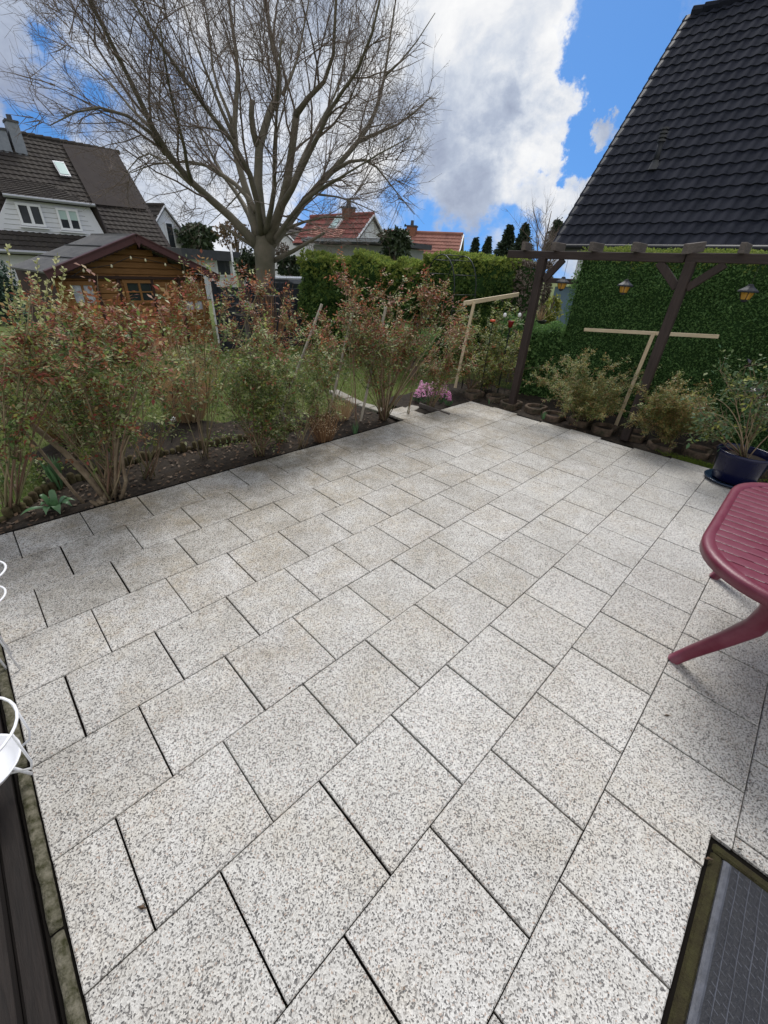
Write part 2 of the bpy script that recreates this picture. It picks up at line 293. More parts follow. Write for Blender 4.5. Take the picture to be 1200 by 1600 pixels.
MT = dict(
    slab=slab_material(), soil=mat('dark_soil', (.022,.018,.015), .95, .2, ((.05,.038,.028), .8), 1.0, 60, nscale=18),
    grass_ground=mat('grass_ground', (.085,.12,.035), .95, .1, ((.14,.14,.06), .8), .8, 40, nscale=3),
    blade=mat('grass_blade', (.09,.16,.03), .6, .3, isl=[(.13,.20,.045), (.21,.28,.07), (.28,.31,.12), (.15,.22,.05)], trans=.45),
    dark_wood=wood('dark_stained_timber', (.020,.014,.012), (.060,.043,.038), .7, 'Z'),
    dark_wood_y=wood('dark_stained_beam', (.020,.014,.012), (.060,.043,.038), .7, 'Y'),
    grey_wood=wood('weathered_grey_timber', (.05,.042,.038), (.17,.145,.13), .85, 'X'),
    sleeper=wood('brown_sleeper', (.006,.005,.0045), (.024,.018,.015), .8, 'Y', bump=.8),
    pale_wood=wood('pale_batten', (.46,.36,.23), (.66,.55,.38), .75, 'Z'),
    pale_wood_y=wood('pale_board', (.50,.40,.26), (.70,.59,.42), .75, 'Y'),
    white_batten=wood('whitish_batten', (.22,.19,.15), (.55,.50,.42), .8, 'Z'),
    mossy=mat('mossy_concrete', (.17,.155,.115), .95, .2, ((.035,.035,.014), 1.0), 1.0, 90, nscale=34),
    ring=mat('ring_concrete', (.15,.105,.08), .95, .2, ((.035,.035,.022), 1.0), .8, 60, nscale=9),
    moss=mat('moss', (.09,.14,.02), .9, .2, isl=[(.07,.11,.015), (.16,.21,.03), (.11,.16,.02)]),
    log=mat('mossy_log', (.085,.075,.035), .95, .2, ((.05,.035,.02), .9), 1.0, 40, nscale=10),
    table=mat('burgundy_plastic', (.125,.012,.030), .40, .45, ((.19,.05,.075), .55), .12, 120, nscale=9),
    table_dark=mat('burgundy_groove', (.07,.009,.02), 1.0, .05),
    glaze=mat('blue_glaze', (.004,.005,.030), .22, .3, ((.008,.010,.04), .5), coat=.1, nscale=6),
    saucer=mat('blue_saucer', (.010,.022,.05), .22, .5, ((.02,.04,.075), .5), nscale=12),
    rubber=mat('grey_rubber_mat', (.018,.019,.024), .6, .3, ((.020,.021,.025), .8), .5, 60, nscale=9),
    rubber_rib=mat('worn_rubber_rib', (.085,.09,.11), .55, .4, ((.04,.042,.05), .9), .3, 60, nscale=14),
    frame_moss=mat('mossy_mat_frame', (.045,.042,.016), .95, .2, ((.022,.016,.009), .9), 1.0, 80, nscale=12),
    black=mat('deep_shadow_soil', (.006,.005,.004), 1, .1),
    white_paint=mat('white_enamel', (.80,.80,.82), .35, .5),
    iron=mat('green_black_iron', (.018,.024,.020), .5, .5, metal=.3),
    amber=mat('amber_glass', (.55,.30,.05), .25, .5, trans=.3),
    lampcap=mat('dark_lamp_cap', (.022,.024,.030), .55, .3),
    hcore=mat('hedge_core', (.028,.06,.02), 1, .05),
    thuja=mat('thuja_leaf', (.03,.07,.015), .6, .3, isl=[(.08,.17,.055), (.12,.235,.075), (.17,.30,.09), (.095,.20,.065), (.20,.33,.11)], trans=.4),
    thuja_top=mat('thuja_sunlit_top', (.12,.16,.02), .6, .3, isl=[(.16,.22,.045), (.24,.30,.06), (.31,.35,.08), (.12,.19,.045)], trans=.45),  # sunlight on the hedge tops, painted in as a brighter leaf colour
    cypress=mat('cypress_leaf', (.05,.10,.02), .6, .3, isl=[(.05,.105,.028), (.10,.17,.04), (.155,.22,.05), (.065,.125,.03)], trans=.4),
    dead=mat('dead_hedge_leaf', (.13,.10,.08), .9, .2, isl=[(.10,.075,.06), (.19,.155,.13), (.06,.05,.04), (.26,.22,.19)]),
    bark=mat('beech_bark', (.19,.165,.13), .85, .2, ((.10,.10,.068), .8), .5, 18, nscale=2.2),
    twig=mat('beech_twig', (.16,.125,.105), .8, .3),
    cane=mat('rose_cane', (.15,.13,.07), .7, .3, isl=[(.20,.145,.09), (.12,.14,.05), (.30,.23,.15), (.17,.10,.07)]),
    oldcane=mat('old_rose_trunk', (.24,.19,.13), .85, .3, ((.12,.085,.055), .8), .8, 60, nscale=14),
    red_leaf=mat('bronze_rose_leaf', (.16,.05,.03), .5, .35, isl=[(.22,.075,.035), (.36,.15,.065), (.14,.055,.035), (.34,.085,.07), (.38,.27,.12)], trans=.45),
    green_leaf=mat('rose_leaf_green', (.06,.12,.03), .48, .35, isl=[(.07,.13,.035), (.17,.25,.06), (.32,.38,.11), (.08,.13,.06), (.50,.51,.28)], trans=.42),
    olive_leaf=mat('olive_brown_leaf', (.14,.12,.04), .5, .4, isl=[(.26,.22,.08), (.38,.28,.09), (.19,.19,.06), (.44,.36,.14), (.34,.17,.08)], trans=.42),
    yellow_leaf=mat('yellow_green_leaf', (.24,.26,.05), .45, .4, isl=[(.28,.33,.07), (.42,.40,.10), (.19,.24,.05), (.16,.19,.05)], trans=.42),
    catkin=mat('pale_catkin', (.42,.42,.20), .8, .2, isl=[(.50,.50,.24), (.66,.64,.40), (.36,.38,.14)], trans=.2),
    big_leaf=mat('broad_green_leaf', (.06,.12,.05), .55, .25, isl=[(.045,.10,.04), (.08,.145,.065), (.12,.17,.08), (.10,.13,.03)], trans=.2),
    purple_leaf=mat('purple_black_leaf', (.016,.013,.022), .3, .5),
    strap=mat('blue_green_strap_leaf', (.07,.16,.07), .42, .5, ((.11,.21,.09), .7), nscale=20, trans=.15),
    dry=mat('dry_grass', (.38,.27,.14), .8, .2, isl=[(.62,.48,.31), (.74,.62,.43), (.48,.34,.21), (.68,.54,.36)], trans=.5),
    drybrown=mat('dry_brown_stem', (.20,.11,.06), .8, .2, isl=[(.20,.11,.055), (.30,.18,.09), (.12,.065,.04)]),
    litter=mat('dead_leaf_litter', (.10,.06,.04), .9, .2, isl=[(.08,.05,.035), (.13,.085,.055), (.05,.038,.028), (.17,.13,.10)]),
    pink=mat('pink_petal', (.75,.30,.56), .5, .3, isl=[(.76,.28,.58), (.86,.48,.72), (.64,.20,.48)], trans=.3),
    white_flower=mat('white_petal', (.75,.76,.72), .6, .3),
    shed=wood('honey_log_boards', (.18,.085,.028), (.31,.155,.055), .65, 'X', 6),
    shed_dark=wood('dark_brown_trim', (.035,.018,.013), (.06,.032,.024), .7, 'Z'),
    fascia=mat('maroon_bargeboard', (.095,.038,.038), .6, .4, ((.07,.03,.03), .6), nscale=8),
    felt=mat('roofing_felt', (.16,.155,.15), .9, .3, ((.10,.10,.10), .8), .6, 40, nscale=3),
    glass=mat('window_glass', (.03,.035,.04), .08, .8),
    glass_pale=mat('blind_behind_glass', (.42,.55,.52), .2, .6),
    curtain=mat('net_curtain', (.60,.62,.68), .8, .2, ((.35,.37,.42), .9), nscale=20),
    tile_dark=mat('anthracite_roof_tile', (.018,.020,.028), .95, .06, ((.028,.031,.040), .7), .3, 30, isl=[(.013,.015,.023), (.018,.020,.030), (.024,.026,.037)], nscale=9),
    tile_brown=mat('brown_roof_tile', (.045,.038,.035), .85, .12, ((.065,.058,.05), .7), .2, 20, isl=[(.034,.029,.028), (.046,.040,.037), (.040,.034,.031)], nscale=1.2),
    tile_panel=mat('brown_roof_sheet', (.036,.029,.028), .85, .12, ((.05,.042,.038), .6), nscale=2),
    tile_red=mat('red_roof_tile', (.22,.055,.045), .8, .15, ((.30,.10,.08), .7), isl=[(.14,.045,.04), (.18,.06,.052), (.12,.042,.04)], nscale=.8),
    tile_terra=mat('faded_terracotta_tile', (.30,.115,.085), .9, .1, ((.36,.17,.13), .7), isl=[(.20,.095,.08), (.25,.125,.10)], nscale=.8),
    brick=mat('chimney_brick', (.24,.11,.07), .9, .2, ((.15,.08,.06), .8), nscale=8),
    slate=mat('grey_slate_cladding', (.20,.22,.25), .7, .4, ((.28,.30,.33), .8), nscale=5),
    render_white=mat('white_render', (.72,.73,.76), .9, .2, ((.62,.63,.66), .6), .2, 40, nscale=1.5),
    render_grey=mat('grey_render', (.30,.31,.30), .9, .2, ((.24,.25,.24), .6), nscale=2),
    board_white=mat('white_cladding', (.70,.71,.76), .6, .3, ((.62,.63,.67), .6), nscale=3),
    pvc=mat('white_window_frame', (.78,.79,.82), .4, .4),
    zinc=mat('zinc_gutter', (.32,.33,.35), .4, .5, metal=.5),
    flat_roof=mat('bitumen_edge', (.06,.062,.068), .8, .3, ((.09,.09,.10), .6), nscale=4),
    fence=mat('anthracite_fence', (.013,.015,.022), .7, .3, ((.019,.022,.030), .6), nscale=6),
    path=mat('pale_paver', (.34,.32,.28), .85, .3, ((.30,.28,.24), .8), .5, 60, nscale=10),
    bluewall=mat('blue_grey_wall', (.15,.22,.30), .8, .3),
    spruce=mat('spruce_needles', (.03,.05,.025), .8, .2, isl=[(.020,.035,.018), (.040,.062,.030), (.030,.048,.030)]),
    bluecon=mat('blue_conifer', (.05,.09,.07), .7, .2, isl=[(.035,.065,.05), (.07,.115,.09), (.05,.085,.06)]),
    evergreen=mat('evergreen_leaf', (.04,.065,.025), .5, .4, isl=[(.025,.045,.018), (.055,.085,.035), (.04,.06,.03)]),
    browntree=mat('brown_leaf', (.16,.10,.06), .8, .2, isl=[(.14,.085,.05), (.22,.15,.09), (.10,.08,.04)]),
    car_paint=mat('silver_paint', (.42,.44,.48), .25, .6, metal=.4),
    tyre=mat('tyre', (.02,.02,.02), .9),
    red_orn=mat('orange_red_glaze', (.62,.10,.04), .3, .5), red_pot=mat('dark_red_pot', (.20,.012,.014), .4, .5),
    bulb=mat('pale_bulb', (.62,.58,.40), .3, .5), cable=mat('black_cable', (.01,.01,.01), .6),
)
R3 = random.Random
def rv(r, s=1.0): return Vector((r.uniform(-s, s), r.uniform(-s, s), r.uniform(-s, s)))
def unit(r):
    while 1:
        v = rv(r)
        if .05 < v.length < 1: return v.normalized()
# ------------------------------------------------------------------ ground
def ground():
    mb = MB(); n = 30; S = 600
    xs = sorted(set([-S, -150, -50, -20] + [i*1.0 for i in range(-10, 26)] + [40, 80, 200, S]))
    for i in range(len(xs)-1):
        for j in range(len(xs)-1):
            mb.quad((xs[i], xs[j], -.10), (xs[i+1], xs[j], -.10), (xs[i+1], xs[j+1], -.10), (xs[i], xs[j+1], -.10))
    tag(mb.build('lawn_ground', MT['grass_ground']), kind='structure')
ground()
# patio slabs: running bond, 0.404 x 0.400 m, joints measured from the photo
A = .4*1.0094
def patio():
    r = R3(5); mb = MB()
    for v in range(-3, 10):
        y1 = -v*.4; y0 = y1-.4
        off = .22 if v % 2 == 0 else .72
        for i in range(-3, 15):
            x0 = (i+off)*A; x1 = x0+A
            cx0, cx1 = max(x0, -.30), min(x1, 5.50 + .04*sin(v*2.1))
            if cx1-cx0 < .05: continue
            cy0 = y0; cy1 = y1
            # the recess of the door mat
            if cx0 < 1.44 and cy0 < -2.735 and cx0 > -.5:
                if cy1 < -2.735 and cx1 <= 1.44: continue
                if cy1 > -2.735 and cx1 > 1.44:      # slab notched round the mat corner
                    g = .0035; P_ = [(cx0+g, -2.735), (1.44, -2.735), (1.44, y0+.002), (cx1-g, y0+.002), (cx1-g, cy1-.002), (cx0+g, cy1-.002)]
                    i = len(mb.v); mb.v += [(*p, 0) for p in P_]+[(*p, -.04) for p in P_]; mb.f.append(tuple(range(i, i+6))); mb.m.append(0)
                    for k in range(6): l = (k+1) % 6; mb.f.append((i+k, i+6+k, i+6+l, i+l)); mb.m.append(0)
                    continue
                if cy1 > -2.735: cy0 = -2.735
                elif cx1 > 1.44: cx0 = 1.44
            if cy1-cy0 < .03 or cx1-cx0 < .03: continue
            slab(mb, cx0, cx1, cy0, cy1, r)
    # short slab run into the garden path
    for k in range(2): slab(mb, 3.98, 4.40, 1.205+k*.22, 1.42+k*.22, r)
    o = mb.build('patio', MT['slab']); tag(o, kind='structure')
    b = MB(); b.box((2.6, -1.4, -.045), (5.9, 5.3, .06)); b.box((4.19, 1.45, -.052), (.46, .55, .05))
    tag(b.build('patio_bedding', MT['black']), kind='structure')
def slab(mb, x0, x1, y0, y1, r):
    gx = .0035+r.uniform(-.001, .0012); gy = .0017
    x0 += gx; x1 -= gx; y0 += gy; y1 -= gy
    jx, jy = r.uniform(-.001, .001), r.uniform(-.0008, .0008); x0 += jx; x1 += jx; y0 += jy; y1 += jy
    z = r.uniform(-.0015, .0015); tx = r.uniform(-.003, .003); ty = r.uniform(-.003, .003)
    cx, cy = (x0+x1)/2, (y0+y1)/2
    def Z(x, y, d): return z+(x-cx)*tx+(y-cy)*ty-d
    b = .0035; i = len(mb.v)
    ring = [(x0, y0), (x1, y0), (x1, y1), (x0, y1)]; ins = [(x0+b, y0+b), (x1-b, y0+b), (x1-b, y1-b), (x0+b, y1-b)]
    for p in ins: mb.v.append((*p, Z(*p, 0)))
    for p in ring: mb.v.append((*p, Z(*p, .003)))
    for p in ring: mb.v.append((*p, -.04))
    mb.f.append((i, i+1, i+2, i+3)); mb.m.append(0)
    for k in range(4):
        l = (k+1) % 4
        mb.f.append((i+4+k, i+4+l, i+l, i+k)); mb.m.append(0)
        mb.f.append((i+8+k, i+8+l, i+4+l, i+4+k)); mb.m.append(0)
patio()
def soil_sheet(name, poly_y, x0, x1, step, seed, z0=-.045, amp=.02):
    mb = MB(); nx = int((x1-x0)/step); rows = []
    for i in range(nx+1):
        x = x0+(x1-x0)*i/nx; ya, yb = poly_y(x); ny = max(3, int(abs(1.0)/step)); row = []
        for j in range(ny+1):
            y = ya+(yb-ya)*j/ny
            z = z0 + amp*noise.fractal(Vector((x*9+seed, y*9, 0)), .7, 2.1, 4) + .25*amp*noise.noise(Vector((x*45, y*45, seed)))
            row.append(len(mb.v)); mb.v.append((x, y, z))
        rows.append(row)
    for a, b in zip(rows, rows[1:]):
        for j in range(len(a)-1): mb.f.append((a[j], b[j], b[j+1], a[j+1])); mb.m.append(0)
    return mb
EDGE = [(-3, 1.3), (-.6, 1.40), (-.15, 1.50), (.12, 1.75), (.42, 1.90), (1.17, 2.04), (1.69, 1.98), (2.17, 1.87), (2.9, 1.86), (3.4, 2.0), (3.95, 2.1)]
def edge_y(x):
    for (a, b), (c, d) in zip(EDGE, EDGE[1:]):
        if a <= x <= c: return b+(d-b)*(x-a)/(c-a)
    return EDGE[-1][1]
mb = soil_sheet('bed', lambda x: (1.205, edge_y(x)+.02), -3, 3.98, .035, 1)
tag(mb.build('soil_bed', MT['soil'], smooth=True), kind='structure')
mb = soil_sheet('bed', lambda x: (1.20, 2.2), 4.42, 6.9, .05, 4)
tag(mb.build('soil_bed', MT['soil'], smooth=True), kind='structure')
mb = soil_sheet('bed', lambda x: (-4.5, 1.20), 5.5, 7.0, .05, 3)
tag(mb.build('soil_bed', MT['soil'], smooth=True), kind='structure')
# bare earth around the border shrubs further back
mb = soil_sheet('bed', lambda x: (edge_y(x)+.03, edge_y(x)+1.0+.35*sin(x*1.7)), .2, 3.2, .06, 9, -.062, .03)
tag(mb.build('soil_bed', MT['soil'], smooth=True), kind='structure')
def litter(n, seed, region):
    r = R3(seed); mb = MB()
    for _ in range(n):
        x, y, z = region(r); p = Vector((x, y, z)); a = r.uniform(0, 6.28); s = r.uniform(.008, .025)
        u = Vector((cos(a), sin(a), r.uniform(-.4, .4)))*s; w = Vector((-sin(a), cos(a), r.uniform(-.5, .5)))*s*.55
        mb.quad(tuple(p-u), tuple(p-w), tuple(p+u), tuple(p+w))
    return mb
def reg_bed(r):
    x = r.uniform(-.4, 3.9); y = r.uniform(1.22, edge_y(x)+.9) if r.random() < .5 else r.uniform(1.22, edge_y(x)); return x, y, -.03
tag(litter(1300, 2, reg_bed).build('leaf_litter', MT['litter']), 'dead brown leaves scattered over the dark soil bed', 'leaf litter', kind='stuff')
tag(litter(500, 3, lambda r: (r.uniform(5.55, 6.8), r.uniform(-3.5, 2.1), -.03)).build('leaf_litter', MT['litter']), 'dead leaves and crumbs under the pergola shrubs', 'leaf litter', kind='stuff')
def lawn():
    r = R3(7); mb = MB()
    def inlawn(x, y):
        if y < edge_y(x)+.03 and x < 3.98: return False
        if .25 < x < 3.2 and y < edge_y(x)+.95+.35*sin(x*1.7): return r.random() < .12
        if x > 4.3 and y < 2.2: return False
        return True
    k = 0
    while k < 46000:
        t = r.random()**1.5; y = 1.4+t*6.5; x = r.uniform(-2.2, 6.2+y*.25)
        if not inlawn(x, y): continue
        k += 1
        h = r.uniform(.02, .055)*(1+.6*noise.noise(Vector((x*2, y*2, 0)))); a = r.uniform(0, 6.28); w = .0035+.002*t*2
        lx, ly = r.uniform(-.025, .025), r.uniform(-.025, .025)
        mb.v += [(x-cos(a)*w, y-sin(a)*w, -.10), (x+cos(a)*w, y+sin(a)*w, -.10), (x+lx, y+ly, -.10+h+.02)]
        i = len(mb.v); mb.f.append((i-3, i-2, i-1)); mb.m.append(0)
    tag(mb.build('grass', MT['blade']), 'short green lawn grass beyond the rose bed', 'grass', kind='stuff')
lawn()
# ------------------------------------------------------------------ edging, curb, sleepers, path
def log_edging():
    r = R3(11); mb = MB(); pts = []
    for (a, b), (c, d) in zip(EDGE, EDGE[1:]):
        L = math.hypot(c-a, d-b); n = max(1, int(L/.055))
        for k in range(n): pts.append((a+(c-a)*k/n, b+(d-b)*k/n))
    for x, y in pts:
        if x > 3.3: continue
        h = r.uniform(-.035, .035); rr = r.uniform(.024, .031)
        mb.tube([(x, y, -.15), (x+r.uniform(-.004, .004), y, .01+h), (x, y, .022+h)], [rr, rr, rr*.6], 8)
    tag(mb.build('log_edging', MT['log'], smooth=True), 'low mossy half-round log edging curving between soil bed and lawn', 'bed edging')
log_edging()
def path_edging():
    t = thing('stone_path', 'pale curved paver strip leading from the patio between lawn and bed', 'path edging', gp(600, 645, -.05))
    P = [gp(*p, -.075) for p in ((520,612),(545,625),(563,634),(582,639),(600,645),(618,648),(635,645),(650,637))]
    mb = MB()
    for a, b in zip(P, P[1:]):
        d = (b-a); mb.beam(a+d*.04, b-d*.04, .17, .07, bev=.008)
    mb.build('paver_row', MT['path'], t)
path_edging()
mb = MB(); a = gp(655, 634, -.03); b = gp(702, 651, -.03)
mb.beam(a, b, .025, .09, bev=.004); tag(mb.build('timber_board', MT['grey_wood']), 'weathered board edging the hyacinth bed beside the patio', 'edging board')
def curb():
    r = R3(3); y = 1.1; k = 0
    while y > -3.2:
        L = .62; mb = MB(); n = 8; i0 = 0
        prof = [(-.020, -.12), (-.020, -.02), (-.016, -.006), (0, .0), (.014, -.006), (.019, -.02), (.019, -.12)]
        rows = []
        for s in range(13):
            yy = y - L*s/12; j = .002 if 0 < s < 12 else -.004
            row = []
            for px, pz in prof:
                row.append(len(mb.v)); mb.v.append((-.3235+px+.003*noise.noise(Vector((yy*20, px*30, 1))), yy+(.002 if s == 0 else (-.002 if s == 12 else 0))*-1, pz+.004*noise.noise(Vector((yy*15, px*50, 5)))+j*(pz > -.1)))
            rows.append(row)
        for a, b in zip(rows, rows[1:]):
            for j in range(len(a)-1): mb.f.append((a[j], a[j+1], b[j+1], b[j])); mb.m.append(0)
        mb.f.append(tuple(rows[0])[::-1]); mb.f.append(tuple(rows[-1])); mb.m += [0, 0]
        lab = ['mossy concrete edging stone at the bed end of the patio side', 'mossy edging stone beside the upper white plant stand', 'mossy edging stone next to the white bowl stand', 'mossy edging stone just below the white bowl', 'mossy edging stone between the sleepers and slabs, bottom left corner', 'mossy edging stone lowest along the brown sleepers', 'mossy edging stone past the photo corner'][k]
        if y > -2.8: tag(mb.build('edging_stone', MT['mossy'], smooth=True), lab, 'edging stone', 'mossy edging stones along the left patio side')
        y -= L+.006; k += 1
curb()
def sleepers():
    for k, (x, z, w, h, lab) in enumerate(((-.392, -.035, .060, .09, 'dark brown timber sleeper right beside the mossy edging stones'), (-.468, -.01, .078, .11, 'dark brown timber sleeper in the middle of the three'), (-.566, .02, .10, .12, 'outermost dark timber sleeper at the left photo edge'))):
        mb = MB(); mb.beam((x, -3.3, z-.02), (x+.006*k, .05, z-.02), w, h, bev=.008)
        tag(mb.build('timber_sleeper', MT['sleeper']), lab, 'timber sleeper', 'dark sleepers at the left patio side')
    mb = MB(); mb.box((-.56, -1.6, -.07), (.5, 3.6, .04)); tag(mb.build('side_gravel', MT['soil']), kind='structure')
sleepers()
# ------------------------------------------------------------------ plants
def leaf(mb, p, d, up, L, Wd, m=0, fold=.25):
    side = d.cross(up)
    if side.length < 1e-4: return
    side.normalize(); nrm = side.cross(d).normalized()
    mid = p+d*(L*.45)+nrm*(-fold*Wd*.5)
    a = mid+side*Wd*.5+nrm*fold*Wd*.5; b = mid-side*Wd*.5+nrm*fold*Wd*.5; tip = p+d*L-Vector((0,0,L*.12))
    i = len(mb.v); mb.v += [tuple(p), tuple(a), tuple(tip), tuple(b)]; mb.f.append((i, i+1, i+2, i+3)); mb.m.append(m)
def bez(a, b, c, n): return [a*(1-t)**2+b*2*t*(1-t)+c*t*t for t in [i/n for i in range(n+1)]]
def crown_box(x0, y0, x1, y1, dep):
    c = at((x0+x1)/2, (y0+y1)/2, dep); l = at(x0, (y0+y1)/2, dep); r = at(x1, (y0+y1)/2, dep); tp = at((x0+x1)/2, y0, dep); bt = at((x0+x1)/2, y1, dep)
    return c, (r-l).length/2, (tp.z-bt.z)/2
RT = Vector((FW[1], -FW[0], 0)); FV = Vector(FW)
def shrub(name, label, cat, group, base, box_, ncane, nclus, ls, mats, pick, seed, dep=None, stemr=.006, dr=.75, leaflets=5, canemat='cane', tight=.75, jitter=.05, top_bias=0., reach=1.15):
    """base point, crown box in photo pixels at the base's distance -> canes and leaf sprays in real space"""
    r = R3(seed); dep = dep if dep else depth(base)
    c, rx, rz = crown_box(*box_, dep); base = Vector(base)
    t = thing(name, label, cat, base, group); cb = MB(); lb = MB(); nclus = int(nclus*1.95); ls *= 1.66; ncane = max(3, int(ncane*.62)); stemr *= .85; (ls, nclus) = (ls*1.15, int(nclus*.88)) if depth(base) < 3.6 and leaflets > 3 else (ls, nclus)
    tips = []
    for k in range(ncane):
        for _ in range(30):
            u = rv(r)
            if .35 < u.length < 1: break
        if top_bias: u.z = u.z*(1-top_bias)+top_bias*abs(u.z)
        q = c + RT*u.x*rx*reach + FV*u.y*rx*dr + Vector((0,0,u.z*rz))
        b0 = base + Vector((r.uniform(-jitter, jitter), r.uniform(-jitter, jitter), 0))
        if q.z < b0.z+.15: q.z = b0.z+.15+r.random()*.2
        mid = b0.lerp(q, .5); mid.z += .10*(q-b0).length; mid += rv(r, .07)
        pts = bez(b0, mid, q, 7); pts = [p+rv(r, .012) if 0 < i < 7 else p for i, p in enumerate(pts)]
        s0 = stemr*r.uniform(.6, 1.4); cb.tube(pts, [s0*(1-.75*i/7) for i in range(8)], 5)
        tips.append((pts[-1], (pts[-1]-pts[-2]).normalized()))
        for j in range(r.randint(5, 9)):
            f = r.uniform(.28, .98)*7; i = min(int(f), 6); p = pts[i].lerp(pts[i+1], f-i)
            d = ((pts[i+1]-pts[i]).normalized()*.7+unit(r)*.8+Vector((0,0,.35))).normalized(); L = r.uniform(.12, .34)*(rz/.5)**.5
            e = p+d*L; m2 = p.lerp(e, .5)+rv(r, .02)
            cb.tube([p, m2, e], [s0*.42, s0*.34, s0*.18], 4, cap=False)
            tips.append((m2, d)); tips.append((e, d))
            if r.random() < .6:
                d2 = (d+unit(r)*.9).normalized(); e2 = m2+d2*L*.6; cb.tube([m2, e2], [s0*.3, s0*.15], 3, cap=False); tips.append((e2, d2))
    for k in range(ncane//3 if rx > .25 else 0):          # bare arching canes that lean out of the bush
        sx_ = r.choice((-1, 1))*r.uniform(.7, 1.35); q = c+RT*sx_*rx+FV*r.uniform(-.6, .6)*rx+Vector((0,0,r.uniform(-.5, .7)*rz)); q.z = max(q.z, base.z+.12)
        mid = Vector(base).lerp(q, .45)+Vector((0,0,.22*rz+.1)); pts = bez(base+rv(r, .03), mid, q, 8); cb.tube(pts, [stemr*(1-.7*i/8) for i in range(9)], 5)
        tips.append((pts[-1], (pts[-1]-pts[-2]).normalized()))
    if nclus:
        for k in range(nclus):
            p, d = r.choice(tips)
            p = p - d*r.random()*.10 + rv(r, .022)
            dd = (d*.5+unit(r)).normalized(); h = (p.z-(c.z-rz))/(2*rz)
            if group and 'roses' in group and h < .25 and r.random() < .5: continue
            mi = pick(r, h)
            sc = ls*r.uniform(.6, 1.25); ax = dd*sc*2.0; up = Vector((0,0,1))+rv(r, .6)
            sd = dd.cross(up)
            if sd.length < .05: continue
            sd.normalize()
            if leaflets <= 1: leaf(lb, p, dd, up, sc*1.4, sc*.8, mi); continue
            leaf(lb, p+ax, (dd+rv(r, .2)).normalized(), up, sc*1.15, sc*.62, mi)
            for s_, f in ((1, .55), (-1, .55), (1, .15), (-1, .15))[:leaflets-1]:
                leaf(lb, p+ax*f, (dd*.45+sd*s_+rv(r, .25)).normalized(), up, sc, sc*.55, mi)
    cb.build('canes', MT[canemat], t, smooth=True)
    if nclus: lb.build('leaves', [MT[m] for m in mats], t)
    return t
def pick_red(r, h):       # bronze new growth on top, green lower
    q = r.random(); k = .25+.75*max(0, min(1, h))
    return 0 if q < k*.92 else (2 if q > .96 else 1)
def pick_mix(w):
    def f(r, h):
        q = r.random(); s = 0
        for i, x in enumerate(w):
            s += x
            if q < s: return i
        return len(w)-1
    return f
def pick_green(r, h):
    q = r.random(); return 0 if q < .10+.55*max(0, h-.45) else (2 if q > .9 else 1)
ROSE = ['red_leaf', 'green_leaf', 'yellow_leaf']; RG = 'roses along the soil bed'
def S(label, bpx, box_, nc, nl, seed, ls=.018, pick=pick_red, mats=ROSE, name='rose_bush', cat='rose bush', group=RG, z=-.04, **k):
    return shrub(name, label, cat, group, gp(*bpx, z), box_, nc, nl, ls, mats, pick, seed, **k)
S('gnarled old rose with thick pale trunks and bronze leaves, left of the patio edge', (178, 778), (15, 425, 300, 660), 34, 1500, 101, stemr=.007, jitter=.07)
S('rose with upright green canes just right of the gnarled old rose', (232, 745), (130, 470, 320, 650), 16, 480, 102, stemr=.007, pick=pick_green)
S('rose leaning in from the left photo edge over the strap-leaved plant', (20, 800), (-60, 420, 90, 640), 16, 520, 103, stemr=.009)
S('slender reddish rose standing in line with the white ball light', (318, 715), (250, 400, 385, 560), 13, 420, 104)
S('bushy rose with mostly green leaves and yellowing tips, middle of the bed', (405, 712), (325, 500, 470, 690), 34, 1250, 105, pick=pick_green, ls=.018)
S('red-topped rose behind the bushy green one, in front of the dark fence', (440, 690), (350, 445, 500, 590), 20, 700, 106)
S('fan-shaped rose of many dark bare canes with red leaves on top', (600, 655), (500, 425, 705, 600), 46, 1250, 107, stemr=.008, top_bias=.4, ls=.021)
S('tall lanky rose cane with a red tuft reaching above the clipped hedge', (560, 672), (525, 385, 570, 520), 4, 130, 108, stemr=.007, ls=.022, top_bias=.6)
S('tall rose cane climbing toward the rose arch', (640, 650), (655, 400, 705, 560), 6, 230, 109, stemr=.007, ls=.021, top_bias=.5)
S('dense yellow-green rose beside the left pergola post', (735, 612), (690, 478, 838, 615), 44, 2300, 110, ls=.019, pick=pick_mix([.12, .45, .43]))
S('small green rose between the tan stems and the fan-shaped one', (470, 700), (440, 520, 560, 640), 14, 420, 112, pick=pick_green)
PG = 'shrubs under the pergola'
S('wide brownish shrub in the planting rings between the two pergola posts', (905, 655), (852, 555, 1000, 655), 50, 3400, 111, ls=.0115, mats=['olive_leaf', 'green_leaf'], pick=pick_mix([.45, .55]), name='deciduous_shrub', cat='shrub', group=PG, z=.05, stemr=.004)
S('rounded ochre-leaved shrub just right of the right pergola post', (1045, 692), (1000, 585, 1112, 680), 46, 3000, 113, ls=.0115, mats=['olive_leaf', 'green_leaf'], pick=pick_mix([.6, .4]), name='deciduous_shrub', cat='shrub', group=PG, z=.05, stemr=.004)
for i_, (lab, bp, bx_, nc_, nl_) in enumerate((
    ('yellow-green rose in the second row behind the gnarled old rose', (120, 715), (60, 500, 220, 690), 16, 620),
    ('green rose with bronze tips between the leaning pale batten and the fan-shaped rose', (520, 645), (468, 470, 560, 610), 16, 620),
    ('leafy rose below the rose arch with bronze tips', (672, 640), (655, 500, 735, 610), 16, 560),
    ('low rose with sparse leaves at the far left edge of the lawn', (30, 720), (-40, 520, 80, 700), 12, 420))):
    S(lab, bp, bx_, nc_, nl_, 140+i_, pick=pick_green if i_ in (0, 3) else pick_red, z=-.06)
